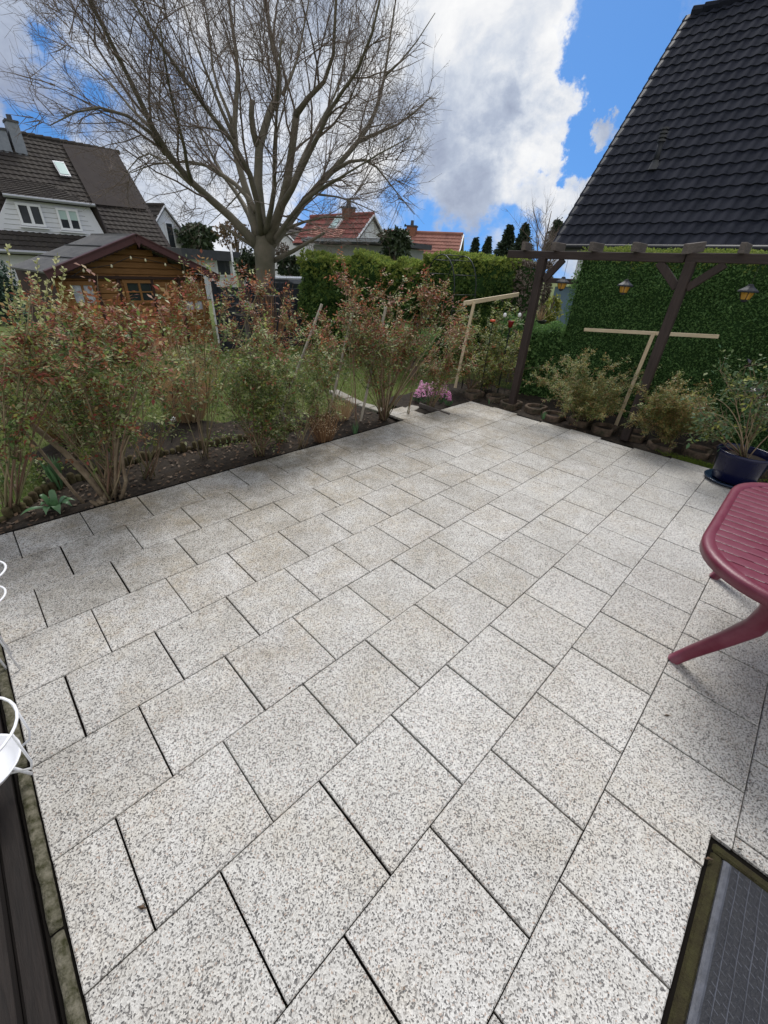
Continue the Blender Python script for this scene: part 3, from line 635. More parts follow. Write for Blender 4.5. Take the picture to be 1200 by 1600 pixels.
# thick old trunks of the gnarled rose
def old_trunks():
    t = thing('rose_stump', 'knotty pale rose stump with two thick leaning trunks at the bed edge', 'rose stump', gp(172, 782, -.04)); mb = MB()
    B = gp(172, 782, -.04)
    def tr(px, r0, r1, z0=0):
        P = []; d0 = depth(B)
        for i, (x, y, dd) in enumerate(px): P.append(at(x, y, d0+dd))
        mb.tube(P, [r0+(r1-r0)*i/(len(P)-1) for i in range(len(P))], 9)
    tr([(170,785,0),(135,742,0),(100,706,0),(60,672,-.02),(25,645,-.05),(-15,620,-.08)], .026, .016)
    tr([(140,797,-.05),(112,765,-.05),(88,735,-.05),(60,700,-.05),(30,665,-.08),(0,640,-.1)], .013, .009)
    tr([(190,780,0),(197,752,0),(192,728,0),(190,700,0),(202,672,.02),(206,655,.03)], .016, .009)
    tr([(180,776,0),(181,740,0),(180,700,0),(178,660,0),(160,625,0),(143,607,0)], .015, .008)
    tr([(181,740,0),(183,700,0),(188,665,.02),(205,635,.05),(214,612,.08)], .010, .006)
    r = R3(4)
    for k in range(14):
        p = B+Vector((r.uniform(-.09, .09), r.uniform(-.05, .05), r.uniform(-.02, .06))); e = p+unit(r)*.07+Vector((0,0,.03))
        mb.tube([p, (p+e)/2+rv(r, .01), e], [.022, .018, .009], 7)
    mb.build('trunk', MT['oldcane'], t, smooth=True)
old_trunks()
def tuft(name, label, cat, base, n, h, spread, lean, rad, m, seed, group=None, part='stems', curve=.3, tip=None):
    r = R3(seed); t = thing(name, label, cat, base, group); mb = MB(); tb = MB()
    for k in range(n):
        a = r.uniform(0, 6.28); q = math.sqrt(r.random()); p = Vector(base)+Vector((cos(a)*q*spread, sin(a)*q*spread, 0))
        d = Vector((cos(a)*q*lean, sin(a)*q*lean, 1)); d += rv(r, .12); L = h*r.uniform(.55, 1.05)
        e = p+d.normalized()*L; e.z -= curve*q*L*.25; m2 = p.lerp(e, .5)+Vector((0,0,curve*L*.1))+rv(r, .015)
        R_ = rad*r.uniform(.6, 1.3); mb.tube([p, m2, e], [R_, R_*.8, R_*.3], 3, cap=False)
        if tip:
            for j in range(tip[1]):
                f = r.uniform(.35, 1); pp = p.lerp(m2, f*2) if f < .5 else m2.lerp(e, f*2-1)
                leaf(tb, pp, (unit(r)+Vector((0,0,.8))).normalized(), unit(r), tip[2]*r.uniform(.6, 1.3), tip[2]*.45)
    mb.build(part, MT[m], t)
    if tip: tb.build('leaves', MT[tip[0]], t)
    return t
gb = gp(297, 655, -.05)
tuft('ornamental_grass', 'tall tan ornamental grass clump behind the roses, left of centre', 'ornamental grass', gb, 420, 1.05, .16, .46, .0042, 'dry', 21, part='blades')
tuft('shrub_of_dry_stems', 'tan and rust dry stem clump between green rose and fan-shaped rose', 'dry shrub', gp(505, 690, -.04), 130, .50, .09, .45, .0035, 'drybrown', 22, tip=('dry', 3, .025))
tuft('shrub_of_dry_stems', 'dry tan stems left of the white path strip', 'dry shrub', gp(535, 655, -.04), 110, .42, .08, .45, .003, 'dry', 23)
tuft('heather_shrub', 'yellow-green tipped brown brush shrub on the lawn edge, behind the old rose', 'heather', gp(115, 690, -.06), 300, .62, .14, .75, .0032, 'drybrown', 24, tip=('yellow_leaf', 9, .022))
tuft('heather_shrub', 'smaller brown brush shrub right of the yellow-green tipped one', 'heather', gp(170, 680, -.06), 170, .55, .12, .6, .003, 'drybrown', 25, tip=('olive_leaf', 6, .02))
tuft('bare_stem_shrub', 'leafless upright stems in front of the dark fence', 'bare shrub', at(425, 545, 7.0)*1.0, 70, 1.15, .12, .40, .005, 'drybrown', 26)
# catkin willow with pale budded spikes
def catkins():
    base = gp(70, 660, -.06); d0 = depth(base); t = thing('budding_shrub', 'shrub with tall spikes of pale yellow buds in front of the shed', 'budding shrub', base); cb = MB(); lb = MB(); r = R3(31)
    tipsp = [(12,385),(45,425),(58,405),(90,400),(100,420),(30,440),(75,440),(115,450),(130,470),(5,440),(60,450),(100,450),(85,470)]
    for x, y in tipsp:
        e = at(x, y, d0+r.uniform(-.2, .2)); b0 = base+rv(r, .06); b0.z = base.z; m2 = b0.lerp(e, .5)+rv(r, .1); pts = bez(b0, m2, e, 10)
        cb.tube(pts, [.006-.0045*i/10 for i in range(11)], 4)
        for i in range(64):
            f = 1-r.random()**1.3*.5; j = min(9, int(f*10)); p = pts[j].lerp(pts[j+1], f*10-j)
            leaf(lb, p, (unit(r)*.8+Vector((0,0,.8))).normalized(), unit(r), r.uniform(.03, .055), .022)
    cb.build('stems', MT['cane'], t, smooth=True); lb.build('foliage', MT['catkin'], t)  # the foliage part is really the pale buds, joined in one mesh
catkins()
def strap_plant(name, label, cat, base, specs, seed, m='strap', group=None):
    r = R3(seed); t = thing(name, label, cat, base, group); base = Vector(base)
    for (az, L, w, rise, droop) in specs:
        mb = MB(); d = Vector((cos(az), sin(az), 0)); side = Vector((-sin(az), cos(az), 0)); n = 12; rows = []
        for i in range(n+1):
            f = i/n; out = L*(f*(1-rise)*1.0); z = L*(rise*f*1.25-droop*f*f); p = base+d*(out+.02)+Vector((0,0,max(z, .004-.0*f)))
            wd = w*(sin(pi*min(1, .18+.78*f))**.6)*(1 if f < .8 else (1-f)/.2*.8+.2); rows.append((p-side*wd/2+Vector((0,0,wd*.22)), p, p+side*wd/2+Vector((0,0,wd*.22))))
        i0 = len(mb.v)
        for a in rows: mb.v += [tuple(q) for q in a]
        for i in range(n):
            for j in (0, 1): k = i0+i*3+j; mb.f.append((k, k+1, k+4, k+3)); mb.m.append(0)
        mb.build('leaf', MT[m], t, smooth=True)
rr = R3(8)
ab = gp(88, 796, -.04)
strap_plant('strap_leaved_plant', 'blue-green plant with broad arching strap leaves beside the patio edge', 'bulb plant', ab,
    [(-.75, .30, .058, .62, .66), (-1.5, .28, .062, .66, .80), (-2.3, .27, .058, .66, .76), (3.2, .34, .05, .42, .42), (.1, .27, .052, .66, .62), (-.3, .29, .048, .58, .55), (2.4, .27, .05, .78, .5), (-1.9, .20, .05, .85, .6), (1.2, .26, .05, .8, .45), (-2.8, .25, .05, .74, .62)], 1)
strap_plant('daffodil_leaves', 'tuft of upright narrow green bulb leaves just behind the broad strap leaves', 'bulb plant', gp(95, 765, -.05),
    [(rr.uniform(0, 6.28), rr.uniform(.22, .34), .020, rr.uniform(.78, .92), .10) for _ in range(34)], 2)
strap_plant('daffodil_leaves', 'small tuft of grassy bulb leaves at the foot of the fan-shaped rose', 'bulb plant', gp(555, 680, -.04),
    [(rr.uniform(0, 6.28), rr.uniform(.12, .2), .008, rr.uniform(.75, .9), .15) for _ in range(22)], 3)
strap_plant('daffodil_leaves', 'pale green bulb leaves growing by the foot of the left pergola post', 'bulb plant', gp(848, 655, 0),
    [(rr.uniform(0, 6.28), rr.uniform(.09, .15), .016, rr.uniform(.7, .9), .2) for _ in range(9)], 4)
strap_plant('daffodil_leaves', 'short bulb leaves left of the left pergola post', 'bulb plant', gp(765, 632, 0),
    [(rr.uniform(0, 6.28), rr.uniform(.09, .15), .014, rr.uniform(.7, .9), .3) for _ in range(8)], 5)
def weeds(name, label, base, n, sp, s, m, seed):
    r = R3(seed); mb = MB()
    for k in range(n):
        a = r.uniform(0, 6.28); q = sp*math.sqrt(r.random()); p = Vector(base)+Vector((cos(a)*q, sin(a)*q, r.uniform(0, s*1.5)))
        leaf(mb, p, (unit(r)+Vector((0,0,.3))).normalized(), unit(r), s*r.uniform(.6, 1.3), s*.6)
    tag(mb.build(name, MT[m]), label, 'weeds')
weeds('ground_leaves', 'low bright green herb tuft under the heather shrub', gp(135, 708, -.05), 160, .10, .035, 'yellow_leaf', 41)
weeds('ground_leaves', 'low green weeds on the lawn corner at the left edge', gp(40, 745, -.07), 420, .30, .04, 'green_leaf', 42)
weeds('ground_leaves', 'small green seedlings on the soil under the bushy rose', gp(350, 690, -.05), 200, .22, .03, 'green_leaf', 43)
def hyacinths():
    r = R3(51); k = 0
    for i in range(24):
        x, y = 648+55*(i+.5)/24+r.uniform(-2, 2), r.uniform(612, 638)-6*sin(pi*(i+.5)/24)
        b = gp(x, y+3, -.05); t = thing('pink_hyacinth', 'pink hyacinth in the dense clump beside the patio edge', 'flower', b, 'pink hyacinths in one clump')
        mb = MB(); h = r.uniform(.17, .25); lean = rv(r, .03)
        for j in range(64):
            f = r.random(); z = h*(.40+.6*f); a = r.uniform(0, 6.28); rad = .026*(1-.45*f)
            p = b+Vector((cos(a)*rad*.6, sin(a)*rad*.6, z))+lean*f
            leaf(mb, p, Vector((cos(a), sin(a), .35)).normalized(), Vector((0,0,1)), .026, .019)
        mb.build('flower_spike', MT['pink'], t)
        sb = MB()
        for j in range(7):
            a = r.uniform(0, 6.28); leaf(sb, b+Vector((cos(a)*.01, sin(a)*.01, 0)), Vector((cos(a)*.5, sin(a)*.5, 1)).normalized(), Vector((-sin(a), cos(a), .2)), r.uniform(.09, .13), .018)
        sb.tube([b, b+Vector((0,0,h*.5))+lean*.5], .004, 5); sb.build('foliage', MT['strap'], t)
hyacinths()
# ------------------------------------------------------------------ solar ball light
def ball_light():
    b = gp(268, 692, -.05); t = thing('ball_light', 'small white ball garden light on a stick among the rose canes', 'garden light', b)
    top = at(270, 655, depth(b)); mb = MB(); mb.tube([b, b.lerp(top, .5)+Vector((.01,0,0)), top-Vector((0,0,.02))], .004, 6); mb.build('stick', MT['iron'], t, smooth=True)
    mb = MB(); pr = [(.030*sin(pi*i/10), -.030*cos(pi*i/10)) for i in range(11)]; pr[0] = (.001, -.03); pr[-1] = (.001, .03); mb.lathe(pr, top, 16); mb.build('globe', MT['white_paint'], t, smooth=True)
ball_light()
# ------------------------------------------------------------------ pergola
def pergola():
    X = 5.80
    t = thing('pergola', 'dark stained wooden pergola with two visible posts and sawn rafter ends', 'pergola', (X, -1.0, 0))
    for y in (.655, -1.0, -2.66):
        mb = MB(); mb.box((X, y, .95), (.095, .095, 1.96), None, 0, .006); mb.build('post', MT['dark_wood'], t)
    mb = MB(); mb.box((X, .12, 1.962), (.06, 2.10, .085), None, 0, .005); mb.box((X+.004, -2.28, 1.968), (.06, 2.68, .085), None, 0, .005)
    mb.build('beam', MT['dark_wood_y'], t)
    for (y0, y1) in ((.62, .40), (-1.0, -.72), (-1.0, -1.28), (-2.66, -2.4)):
        s = 1 if y1 > y0 else -1
        mb = MB(); mb.beam((X+.0, y0+s*.045, 1.69), (X+.0, y1+s*.02, 1.92), .045, .075, bev=.004); mb.build('brace', MT['dark_wood'], t)
    for k, (y, yaw, tl) in enumerate(((.93, .25, 0), (.50, .05, .0), (.03, .0, .0), (-.44, -.02, 0), (-.96, -.25, .12), (-1.40, 0, 0), (-1.9, 0, 0), (-2.4, .0, 0))):
        mb = MB(); d = Vector((cos(yaw), sin(yaw), tl)); mid = Vector((X, y, 2.005+.045))
        mb.beam(mid-d*.13, mid+d*.20, .05, .09, bev=.004, m=0)
        mb.build('rafter', MT['grey_wood'], t)
pergola()
def lamps():
    for (px, py, lab) in ((879, 441, 'leftmost hanging amber lantern, near the left post'), (977, 446, 'middle hanging amber lantern, left of the right post'), (1169, 455, 'rightmost hanging amber lantern, at the right photo edge')):
        c = onx(px, py, 5.80); t = thing('hanging_lantern', 'small '+lab, 'lantern', c, 'lanterns hanging from the pergola beam')
        s = 1.0
        mb = MB(); mb.lathe([(.001,.062),(.020,.060),(.028,.045),(.045,.030),(.082,.006),(.088,-.004),(.086,-.010),(.001,-.008)], c, 8); mb.build('cap', MT['lampcap'], t)
        mb = MB(); mb.lathe([(.055,-.012),(.052,-.03),(.038,-.072),(.001,-.074)], c, 8); g = mb.build('glass', MT['amber'], t)
        mb = MB(); mb.lathe([(.001,-.073),(.030,-.075),(.026,-.090),(.010,-.098),(.001,-.098)], c, 8)
        for a in range(4):
            q = a*pi/2+.3; mb.tube([c+Vector((.058*cos(q), .058*sin(q), -.012)), c+Vector((.036*cos(q), .036*sin(q), -.078))], .003, 4)
        mb.build('cage', MT['lampcap'], t)
        mb = MB(); mb.tube([c+Vector((0,0,.06)), Vector((c.x, c.y, 1.925))], .0022, 5); mb.build('hanger', MT['cable'], t)
lamps()
# pale T-shaped supports
def t_frame(label, post, board, pw=.042, bw=.075, matp='pale_wood', matb='pale_wood_y'):
    t = thing('timber_support', label, 'timber support', post[0]); mb = MB(); mb.beam(post[0], post[1], pw, .025, bev=.002, up=(1,0,0)); mb.build('stake', MT[matp], t)
    if board:
        mb = MB(); mb.beam(board[0], board[1], .028, bw, bev=.002); mb.build('crossboard', MT[matb], t)
t_frame('pale T-shaped timber support with long crossboard against the big hedge', (onx(962, 665, 6.35), onx(1022, 519, 6.46)), (onx(913, 515, 6.5), onx(1123, 526, 6.5)), bw=.042)
t_frame('pale T-shaped timber support with crossboard beside the left pergola post', (at(711, 606, 6.9), at(741, 472, 7.0)), (at(725, 474, 6.9), at(810, 460, 8.0)), bw=.06)
for lab, a, b, m in (('leaning pale batten in front of the dark fence, left of the fan-shaped rose', (474, 552, 5.4), (503, 475, 5.5), 'white_batten'),
    ('whitish batten inside the left half of the fan-shaped rose', (531, 575, 5.4), (551, 488, 5.5), 'white_batten'),
    ('whitish batten inside the middle of the fan-shaped rose', (578, 592, 5.3), (603, 480, 5.4), 'white_batten'),
):
    P = at(*b); Q = at(*a); Q2 = Q+(Q-P)*.0
    k = (-.04-Q.z)/(Q.z-P.z) if Q.z > -.04 else 0
    Q2 = Q+(Q-P)*abs(k) if Q.z > -.04 else Q
    t_frame(lab, (Q2, P), None, pw=.026, matp=m)
# rose arch
def arch():
    t = thing('rose_arch', 'dark iron rose arch with ladder sides in front of the hedge', 'garden arch', at(716, 560, 7.1)); g = -.05
    a1 = at(657, 520, 7.7); a2 = at(702, 520, 7.0); b2 = at(734, 520, 7.35); b1 = b2+(a1-a2)
    def hoop(p, q):
        mb = MB(); P = [Vector((p.x, p.y, g))]; h = 1.42; w = (q-p).length/2; c = (p+q)/2; d = (q-p).normalized()
        for i in range(13):
            an = pi-pi*i/12; v = c+d*(cos(an)*w); v.z = h+sin(an)*.52; P.append(v)
        P.append(Vector((q.x, q.y, g))); P = [Vector((v.x, v.y, v.z)) for v in P]; mb.tube(P, .009, 6); mb.build('hoop', MT['iron'], t, smooth=True); return P
    H1 = hoop(a1, a2); H2 = hoop(b1, b2)
    for p, q in [(H1[i], H2[i]) for i in range(1, 14, 2)]+[((p.x, p.y, z), (q.x, q.y, z)) for z in (.3, .6, .85, 1.0, 1.2) for p, q in ((a2, b2), (a1, b1))]:
        mb = MB(); mb.tube([p, q], .006, 5); mb.build('rung', MT['iron'], t, smooth=True)
arch()
# ------------------------------------------------------------------ concrete planting rings
def rings():
    r = R3(61); names = ['beyond the hyacinths', 'left of the left pergola post', 'behind the left pergola post', 'just right of the left pergola post', 'second right of the left pergola post', 'under the wide brownish shrub', 'left of the right pergola post', 'just right of the right pergola post', 'under the ochre-leaved shrub', 'left of the blue pot', 'behind the blue pot', 'right of the blue pot']
    y = 1.42
    for k, nm in enumerate(names):
        c = Vector((5.90+r.uniform(-.03, .03)+(.12 if k % 2 else 0), y, -.09+r.uniform(-.012, .012))); t = thing('planting_ring', 'round brown concrete planting ring '+nm, 'planting ring', c, 'planting rings in a row behind the patio')
        mb = MB(); R_ = .175; prof = [(R_, 0), (R_+.005, .115), (R_-.006, .130), (R_-.030, .130), (R_-.036, .120), (R_-.04, .02)]; i0 = 0; n = 28
        for q, z in prof:
            for j in range(n):
                a = 2*pi*j/n; rr_ = q
                if -.9 < math.atan2(sin(a-4.71), cos(a-4.71)) < .9: rr_ = q-.07*(1-(math.atan2(sin(a-4.71), cos(a-4.71))/.9)**2)
                mb.v.append((c.x+rr_*cos(a), c.y+rr_*sin(a), c.z+z))
        for i in range(len(prof)-1):
            for j in range(n): a = i*n+j; b = i*n+(j+1) % n; mb.f.append((a, b, b+n, a+n)); mb.m.append(0)
        mb.build('ring_wall', MT['ring'], t, smooth=True)
        mb = MB(); mb.poly([(c.x+.15*cos(2*pi*j/16), c.y+.13*sin(2*pi*j/16), c.z+.085) for j in range(16)]); mb.build('soil_fill', MT['soil'], t)
        y -= .355
rings()
def moss_patch(cx, cy, n, sx, sy, seed, lab):
    r = R3(seed); mb = MB()
    for _ in range(n):
        x = cx+r.gauss(0, sx); y = cy+r.gauss(0, sy)
        if x < 5.53: continue
        p = Vector((x, y, -.02+r.random()*.025)); leaf(mb, p, (unit(r)+Vector((0,0,1))).normalized(), unit(r), .016, .008)
    tag(mb.build('moss', MT['moss']), lab, 'moss', kind='stuff')
moss_patch(5.62, -1.85, 2600, .05, .16, 1, 'bright green moss cushion between patio edge and rings left of the blue pot')
moss_patch(5.68, -2.75, 2000, .06, .14, 2, 'bright green moss cushion behind the table right of the blue pot')
# ------------------------------------------------------------------ blue pot
def pot():
    c = Vector((5.30, -2.20, 0)); t = thing('plant_pot', 'dark blue glazed plant pot on a blue saucer at the patio corner', 'plant pot', c)
    mb = MB(); mb.lathe([(.001,.030),(.165,.030),(.180,.045),(.225,.285),(.232,.30),(.240,.312),(.238,.332),(.226,.338),(.214,.330),(.205,.285),(.2,.26)], c, 48); mb.build('pot_body', MT['glaze'], t, smooth=True)
    mb = MB(); mb.lathe([(.001,.004),(.205,.004),(.235,.022),(.242,.034),(.234,.038),(.215,.026),(.001,.022)], c, 48); mb.build('saucer', MT['saucer'], t, smooth=True)
    mb = MB(); n = 24
    mb.v.append((c.x, c.y, .28)); 
    for j in range(n): mb.v.append((c.x+.206*cos(2*pi*j/n), c.y+.206*sin(2*pi*j/n), .268+.01*noise.noise(Vector((j, 0, 0)))))
    for j in range(n): mb.f.append((0, 1+j, 1+(j+1) % n)); mb.m.append(0)
    mb.build('potting_soil', MT['soil'], t)
    b = c+Vector((0,0,.27))
    shrub('potted_shrub', 'leggy green-leaved shrub growing in the blue glazed pot', 'potted shrub', None, b, (1085, 545, 1230, 700), 20, 260, .025, ['big_leaf', 'yellow_leaf'], pick_mix([.85, .15]), 71, stemr=.007, leaflets=3, jitter=.03)
    shrub('purple_leaved_shrub', 'dark purple-black leaved shrub behind the potted shrub at the right edge', 'shrub', None, Vector((6.45, -2.55, -.04)), (1150, 530, 1260, 640), 16, 320, .032, ['purple_leaf', 'big_leaf'], pick_mix([.8, .2]), 72, leaflets=1)
pot()
# ------------------------------------------------------------------ table
def table():
    cx, cy, H = 2.66, -2.74, .72; HL, HW = .71, .475
    t = thing('garden_table', 'burgundy plastic garden table with splayed legs at the right edge', 'garden table', (cx, cy, 0))
    def outline(hl, hw, n=10):
        pts = []; ex, ey = hl-.355, hw-.35     # straight halves; corners swept round
        for (sx, sy) in ((1,1), (-1,1), (-1,-1), (1,-1)):
            seg = []
            for i in range(n+1):
                a = pi/2*i/n
                seg.append((sx*(ex+(hl-ex)*cos(a)), sy*(ey+(hw-ey)*sin(a))))
            if sx*sy < 0: seg = seg[::-1]
            pts += seg
        return pts
    # rim with rolled edge, lower skirt
    prof = [(-.040, .000), (-.030, .006), (-.012, .007), (0, .000), (.003, -.012), (-.001, -.045), (-.012, -.048), (-.014, -.02)]
    mb = MB(); K = None
    for d, z in prof:
        o = outline(HL+d, HW+d); K = len(o)
        for x, y in o: mb.v.append((cx+x, cy+y, H+z))
    for i in range(len(prof)-1):
        for j in range(K): a = i*K+j; b = i*K+(j+1) % K; mb.f.append((a, b, b+K, a+K)); mb.m.append(0)
    mb.build('table_rim', MT['table'], t, smooth=True)
    # slatted top: slats run across (along y) with fine grooves
    mb = MB(); W_ = .072; hl, hw = HL-.037, HW-.037
    def half(x):
        x = abs(x); ex, ey = hl-.318, hw-.313
        if x <= ex: return hw
        if x >= hl: return ey
        c = (x-ex)/(hl-ex); s = math.sqrt(max(0, 1-c*c)); return ey+(hw-ey)*s
    n = int(round(2*hl/W_)); W_ = 2*hl/n
    for k in range(n):
        xa, xb = -hl+k*W_, -hl+(k+1)*W_; sub = 6; g = .003
        xs = [xa+g+(W_-2*g)*i/sub for i in range(sub+1)]
        for i in range(sub):
            p, q = xs[i], xs[i+1]; hp, hq = half(p), half(q)
            crown = lambda u: H-.004+.0035*(1-(2*(u-xa)/W_-1)**4)
            mb.quad((cx+p, cy-hp, crown(p)), (cx+q, cy-hq, crown(q)), (cx+q, cy+hq, crown(q)), (cx+p, cy+hp, crown(p)), 0)
        for (u, w, zu, zw) in ((xa, xa+g, -.008, -.004), (xb-g, xb, -.004, -.008)):
            hu, hv = half(u), half(w); mb.quad((cx+u, cy-hu, H+zu), (cx+w, cy-hv, H+zw), (cx+w, cy+hv, H+zw), (cx+u, cy+hu, H+zu), 1)
    mb.build('tabletop', [MT['table'], MT['table_dark']], t)
    for sx in (-1, 1):
        for sy in (-1, 1):
            lx = 2.235 if sx < 0 else 3.262; Y = lambda y: y if sy > 0 else 2*cy-y
            P = [Vector((lx, Y(y), z)) for y, z in ((-2.57, .69), (-2.60, .60), (-2.612, .50), (-2.598, .40), (-2.545, .28), (-2.455, .095), (-2.413, .0))]
            wd = [.11, .10, .09, .08, .066, .054, .050]; th = [.11, .085, .085, .082, .070, .058, .056]
            mb = MB(); rows = []
            for i, p in enumerate(P):
                dd = (P[min(i+1, 6)]-P[max(i-1, 0)]).normalized(); a = Vector((1,0,0)); b = dd.cross(a).normalized(); row = []
                for j in range(12):
                    an = 2*pi*j/12; c_, s_ = cos(an), sin(an); row.append(len(mb.v))
                    q = p+a*(math.copysign(abs(c_)**.6, c_)*wd[i]*.5)+b*(math.copysign(abs(s_)**.6, s_)*th[i]*.5); mb.v.append(tuple(q))
                rows.append(row)
            for a, b in zip(rows, rows[1:]):
                for j in range(12): k = (j+1) % 12; mb.f.append((a[j], a[k], b[k], b[j])); mb.m.append(0)
            mb.f.append(tuple(rows[-1])[::-1]); mb.m.append(0)
            mb.build('leg', MT['table'], t, smooth=True)
table()
# ------------------------------------------------------------------ recessed door mat
def doormat():
    x1, y1 = 1.436, -2.739; x0, y0 = -.4, -3.5
    mb = MB(); mb.box(((x0+x1)/2, (y0+y1)/2, -.07), (x1-x0, y1-y0, .05))
    mb.build('recess', MT['black']); o = bpy.data.objects['recess']; tag(o, 'dark sunken recess around the door mat', 'recess'); o.name = 'mat_recess'
    t = thing('door_mat', 'grey ribbed rubber door mat in a mossy sunken frame, bottom right corner', 'door mat', (1.0, -3.0, 0))
    mb = MB(); f = .036
    X1, Y1 = x1-.012, y1-.010
    mb.box((X1-f/2, (y0+Y1)/2, -.022), (f, Y1-y0, .036), None, 0, .008); mb.box(((x0+X1-f)/2-.001, Y1-f/2, -.024), (X1-f-x0, f, .036), None, 0, .008)
    mb.build('mat_frame', MT['frame_moss'], t)
    MX, MY = X1-f+.001, Y1-f+.001
    mb = MB(); mb.box(((x0+MX)/2, (y0+MY)/2, -.021), (MX-x0, MY-y0, .026), None, 0, .005); mb.build('mat_base', MT['rubber'], t)
    mb = MB(); r = R3(2)
    yy = MY-.014; k = 0
    while yy > -3.45:
        w = .024 if k == 0 else .0035
        n = 40; prev = None
        for i in range(n+1):
            x = MX-.008-(MX-x0)*i/n; dy = .002*noise.noise(Vector((x*8, k*3, 0)))
            row = ((x, yy+w/2+dy, -.0085), (x, yy+w*.2+dy, -.004), (x, yy-w*.2+dy, -.004), (x, yy-w/2+dy, -.0085))
            if prev:
                for j in range(3): mb.quad(prev[j], row[j], row[j+1], prev[j+1])
            prev = row
        yy -= .032; k += 1
    for i in range(60):                       # diagonal scoring between the ribs
        x = MX-.02-i*.028+r.uniform(-.004, .004); yb = MY-.03
        for s in range(12):
            ya = yb-s*.032-.003; mb.quad((x, ya, -.0072), (x+.0022, ya, -.0072), (x-.012+.0022, ya-.027, -.0072), (x-.012, ya-.027, -.0072))
    mb.build('rib', MT['rubber_rib'], t)
doormat()
for lab, px, s in (('small curled brown leaf on the mossy mat frame', (1107, 1342), .010), ('dark fleck of debris by the slab joint above the mat', (1155, 1327), .007), ('small black twig fragment on the slab below the table foot', (1042, 1118), .010), ('small brown leaf scrap on the slab at lower left', (222, 1418), .012)):
    p = gp(*px, .004); mb = MB(); r = R3(int(px[0])); u = Vector((.6, -.8, .1))*s*1.6; w = Vector((.8, .6, .3))*s*.5
    mb.quad(tuple(p-u), tuple(p-w+Vector((0,0,.004))), tuple(p+u+Vector((0,0,.003))), tuple(p+w)); mb.quad(tuple(p-u*.5), tuple(p+w*1.3), tuple(p+u*.4+Vector((0,0,.006))), tuple(p-w*.3+Vector((0,0,.007))))
    tag(mb.build('fallen_leaf', MT['litter'] if s != .007 else MT['cable']), lab, 'fallen leaf')
def debris():
    r = R3(77); mb = MB(); mo = MB()
    for _ in range(240):                       # specks of soil, bud scales and seed on the slabs
        x, y = r.uniform(-.28, 5.4), r.uniform(-2.7, 1.18) if r.random() < .5 else 1.18-abs(r.gauss(0, .35))
        s = r.uniform(.0018, .005); a = r.uniform(0, 6.28); p = Vector((x, y, .0045)); u = Vector((cos(a), sin(a), r.uniform(-.1, .2)))*s*1.5; w = Vector((-sin(a), cos(a), r.uniform(0, .5)))*s
        mb.quad(tuple(p-u), tuple(p-w), tuple(p+u), tuple(p+w)); 
    for _ in range(2600):                      # dirt and moss crumbs caught in the joints
        v = r.randint(-3, 7); k = r.random(); y = -v*.4+r.uniform(-.002, .002)
        if k < .45: x = r.uniform(-.28, 5.45)
        else:
            off = .22 if v % 2 == 0 else .72; x = (r.randint(-1, 13)+off)*A+r.uniform(-.0025, .0025); y = -v*.4-r.random()*.4
        if x < -.28 or x > 5.45 or y > 1.2 or (y < -2.72 and x < 1.46) or noise.noise(Vector((x*1.3, y*1.3, 4))) < -.05: continue
        s = r.uniform(.0015, .0042); p = Vector((x, y, -.002)); leaf(mo, p, (unit(r)+Vector((0,0,.3))).normalized(), unit(r), s*2, s*1.6)
    tag(mb.build('garden_debris', MT['litter']), 'tiny brown specks of soil and bud scales scattered on the slabs', 'debris', kind='stuff')
    tag(mo.build('joint_moss', MT['frame_moss']), 'dark moss and dirt crumbs caught in the slab joints', 'moss', kind='stuff')
debris()
# ------------------------------------------------------------------ white plant stand on the sleepers
def plant_stand():
    c = Vector((-.392, -.855, .02)); t = thing('plant_stand', 'white enamelled wire plant stand with a shallow bowl, left photo edge', 'plant stand', c)
    def ring(cc, R_, rad, n=32): return [cc+Vector((R_*cos(2*pi*i/n), R_*sin(2*pi*i/n), 0)) for i in range(n+1)]
    mb = MB(); R_ = .165; zt, zb = .34, .13
    mb.tube(ring(c+Vector((0,0,zt)), R_, .005), .005, 6, cap=False); mb.build('top_hoop', MT['white_paint'], t, smooth=True)
    mb = MB()
    for a in (.35, -.55, 1.9, 3.0, 4.2):
        d = Vector((cos(a), sin(a), 0)); mb.tube([c+d*R_+Vector((0,0,zt)), c+d*(R_*.98)+Vector((0,0,zb+.04)), c+d*(R_*.9)+Vector((0,0,zb)), c+d*.06+Vector((0,0,zb-.008))], .0042, 6)
    mb.build('wire_bars', MT['white_paint'], t, smooth=True)
    mb = MB(); mb.lathe([(.001,0),(.07,.002),(.103,.020),(.120,.048),(.125,.051),(.122,.054),(.116,.050),(.10,.026),(.066,.008),(.001,.006)], c+Vector((0,0,zb)), 36); mb.build('bowl', MT['white_paint'], t, smooth=True)
    mb = MB()
    for a in (0, 2.1, 4.2): d = Vector((cos(a), sin(a), 0)); mb.tube([c+d*.06+Vector((0,0,zb-.008)), c+d*.10+Vector((0,0,.012))], .006, 6)
    mb.build('feet', MT['white_paint'], t, smooth=True)
    for lab, py in (('white wire hoop stand at the left edge, upper one of two', 886), ('white wire hoop stand at the left edge, lower one of two', 925)):
        p = at(2, py, 1.35); cc = Vector((p.x-.085, p.y, p.z)); 
        mb = MB(); mb.tube([cc+Vector((.1*cos(2*pi*i/28), .1*sin(2*pi*i/28), 0)) for i in range(29)], .0045, 6, cap=False)
        for a in (2.2, 3.3, 4.3): mb.tube([cc+Vector((.1*cos(a), .1*sin(a), 0)), cc+Vector((.08*cos(a), .08*sin(a), -cc.z))], .004, 6)
        tag(mb.build('wire_hoop', MT['white_paint'], smooth=True), lab, 'wire plant support', 'white wire hoops at the left photo edge')
plant_stand()
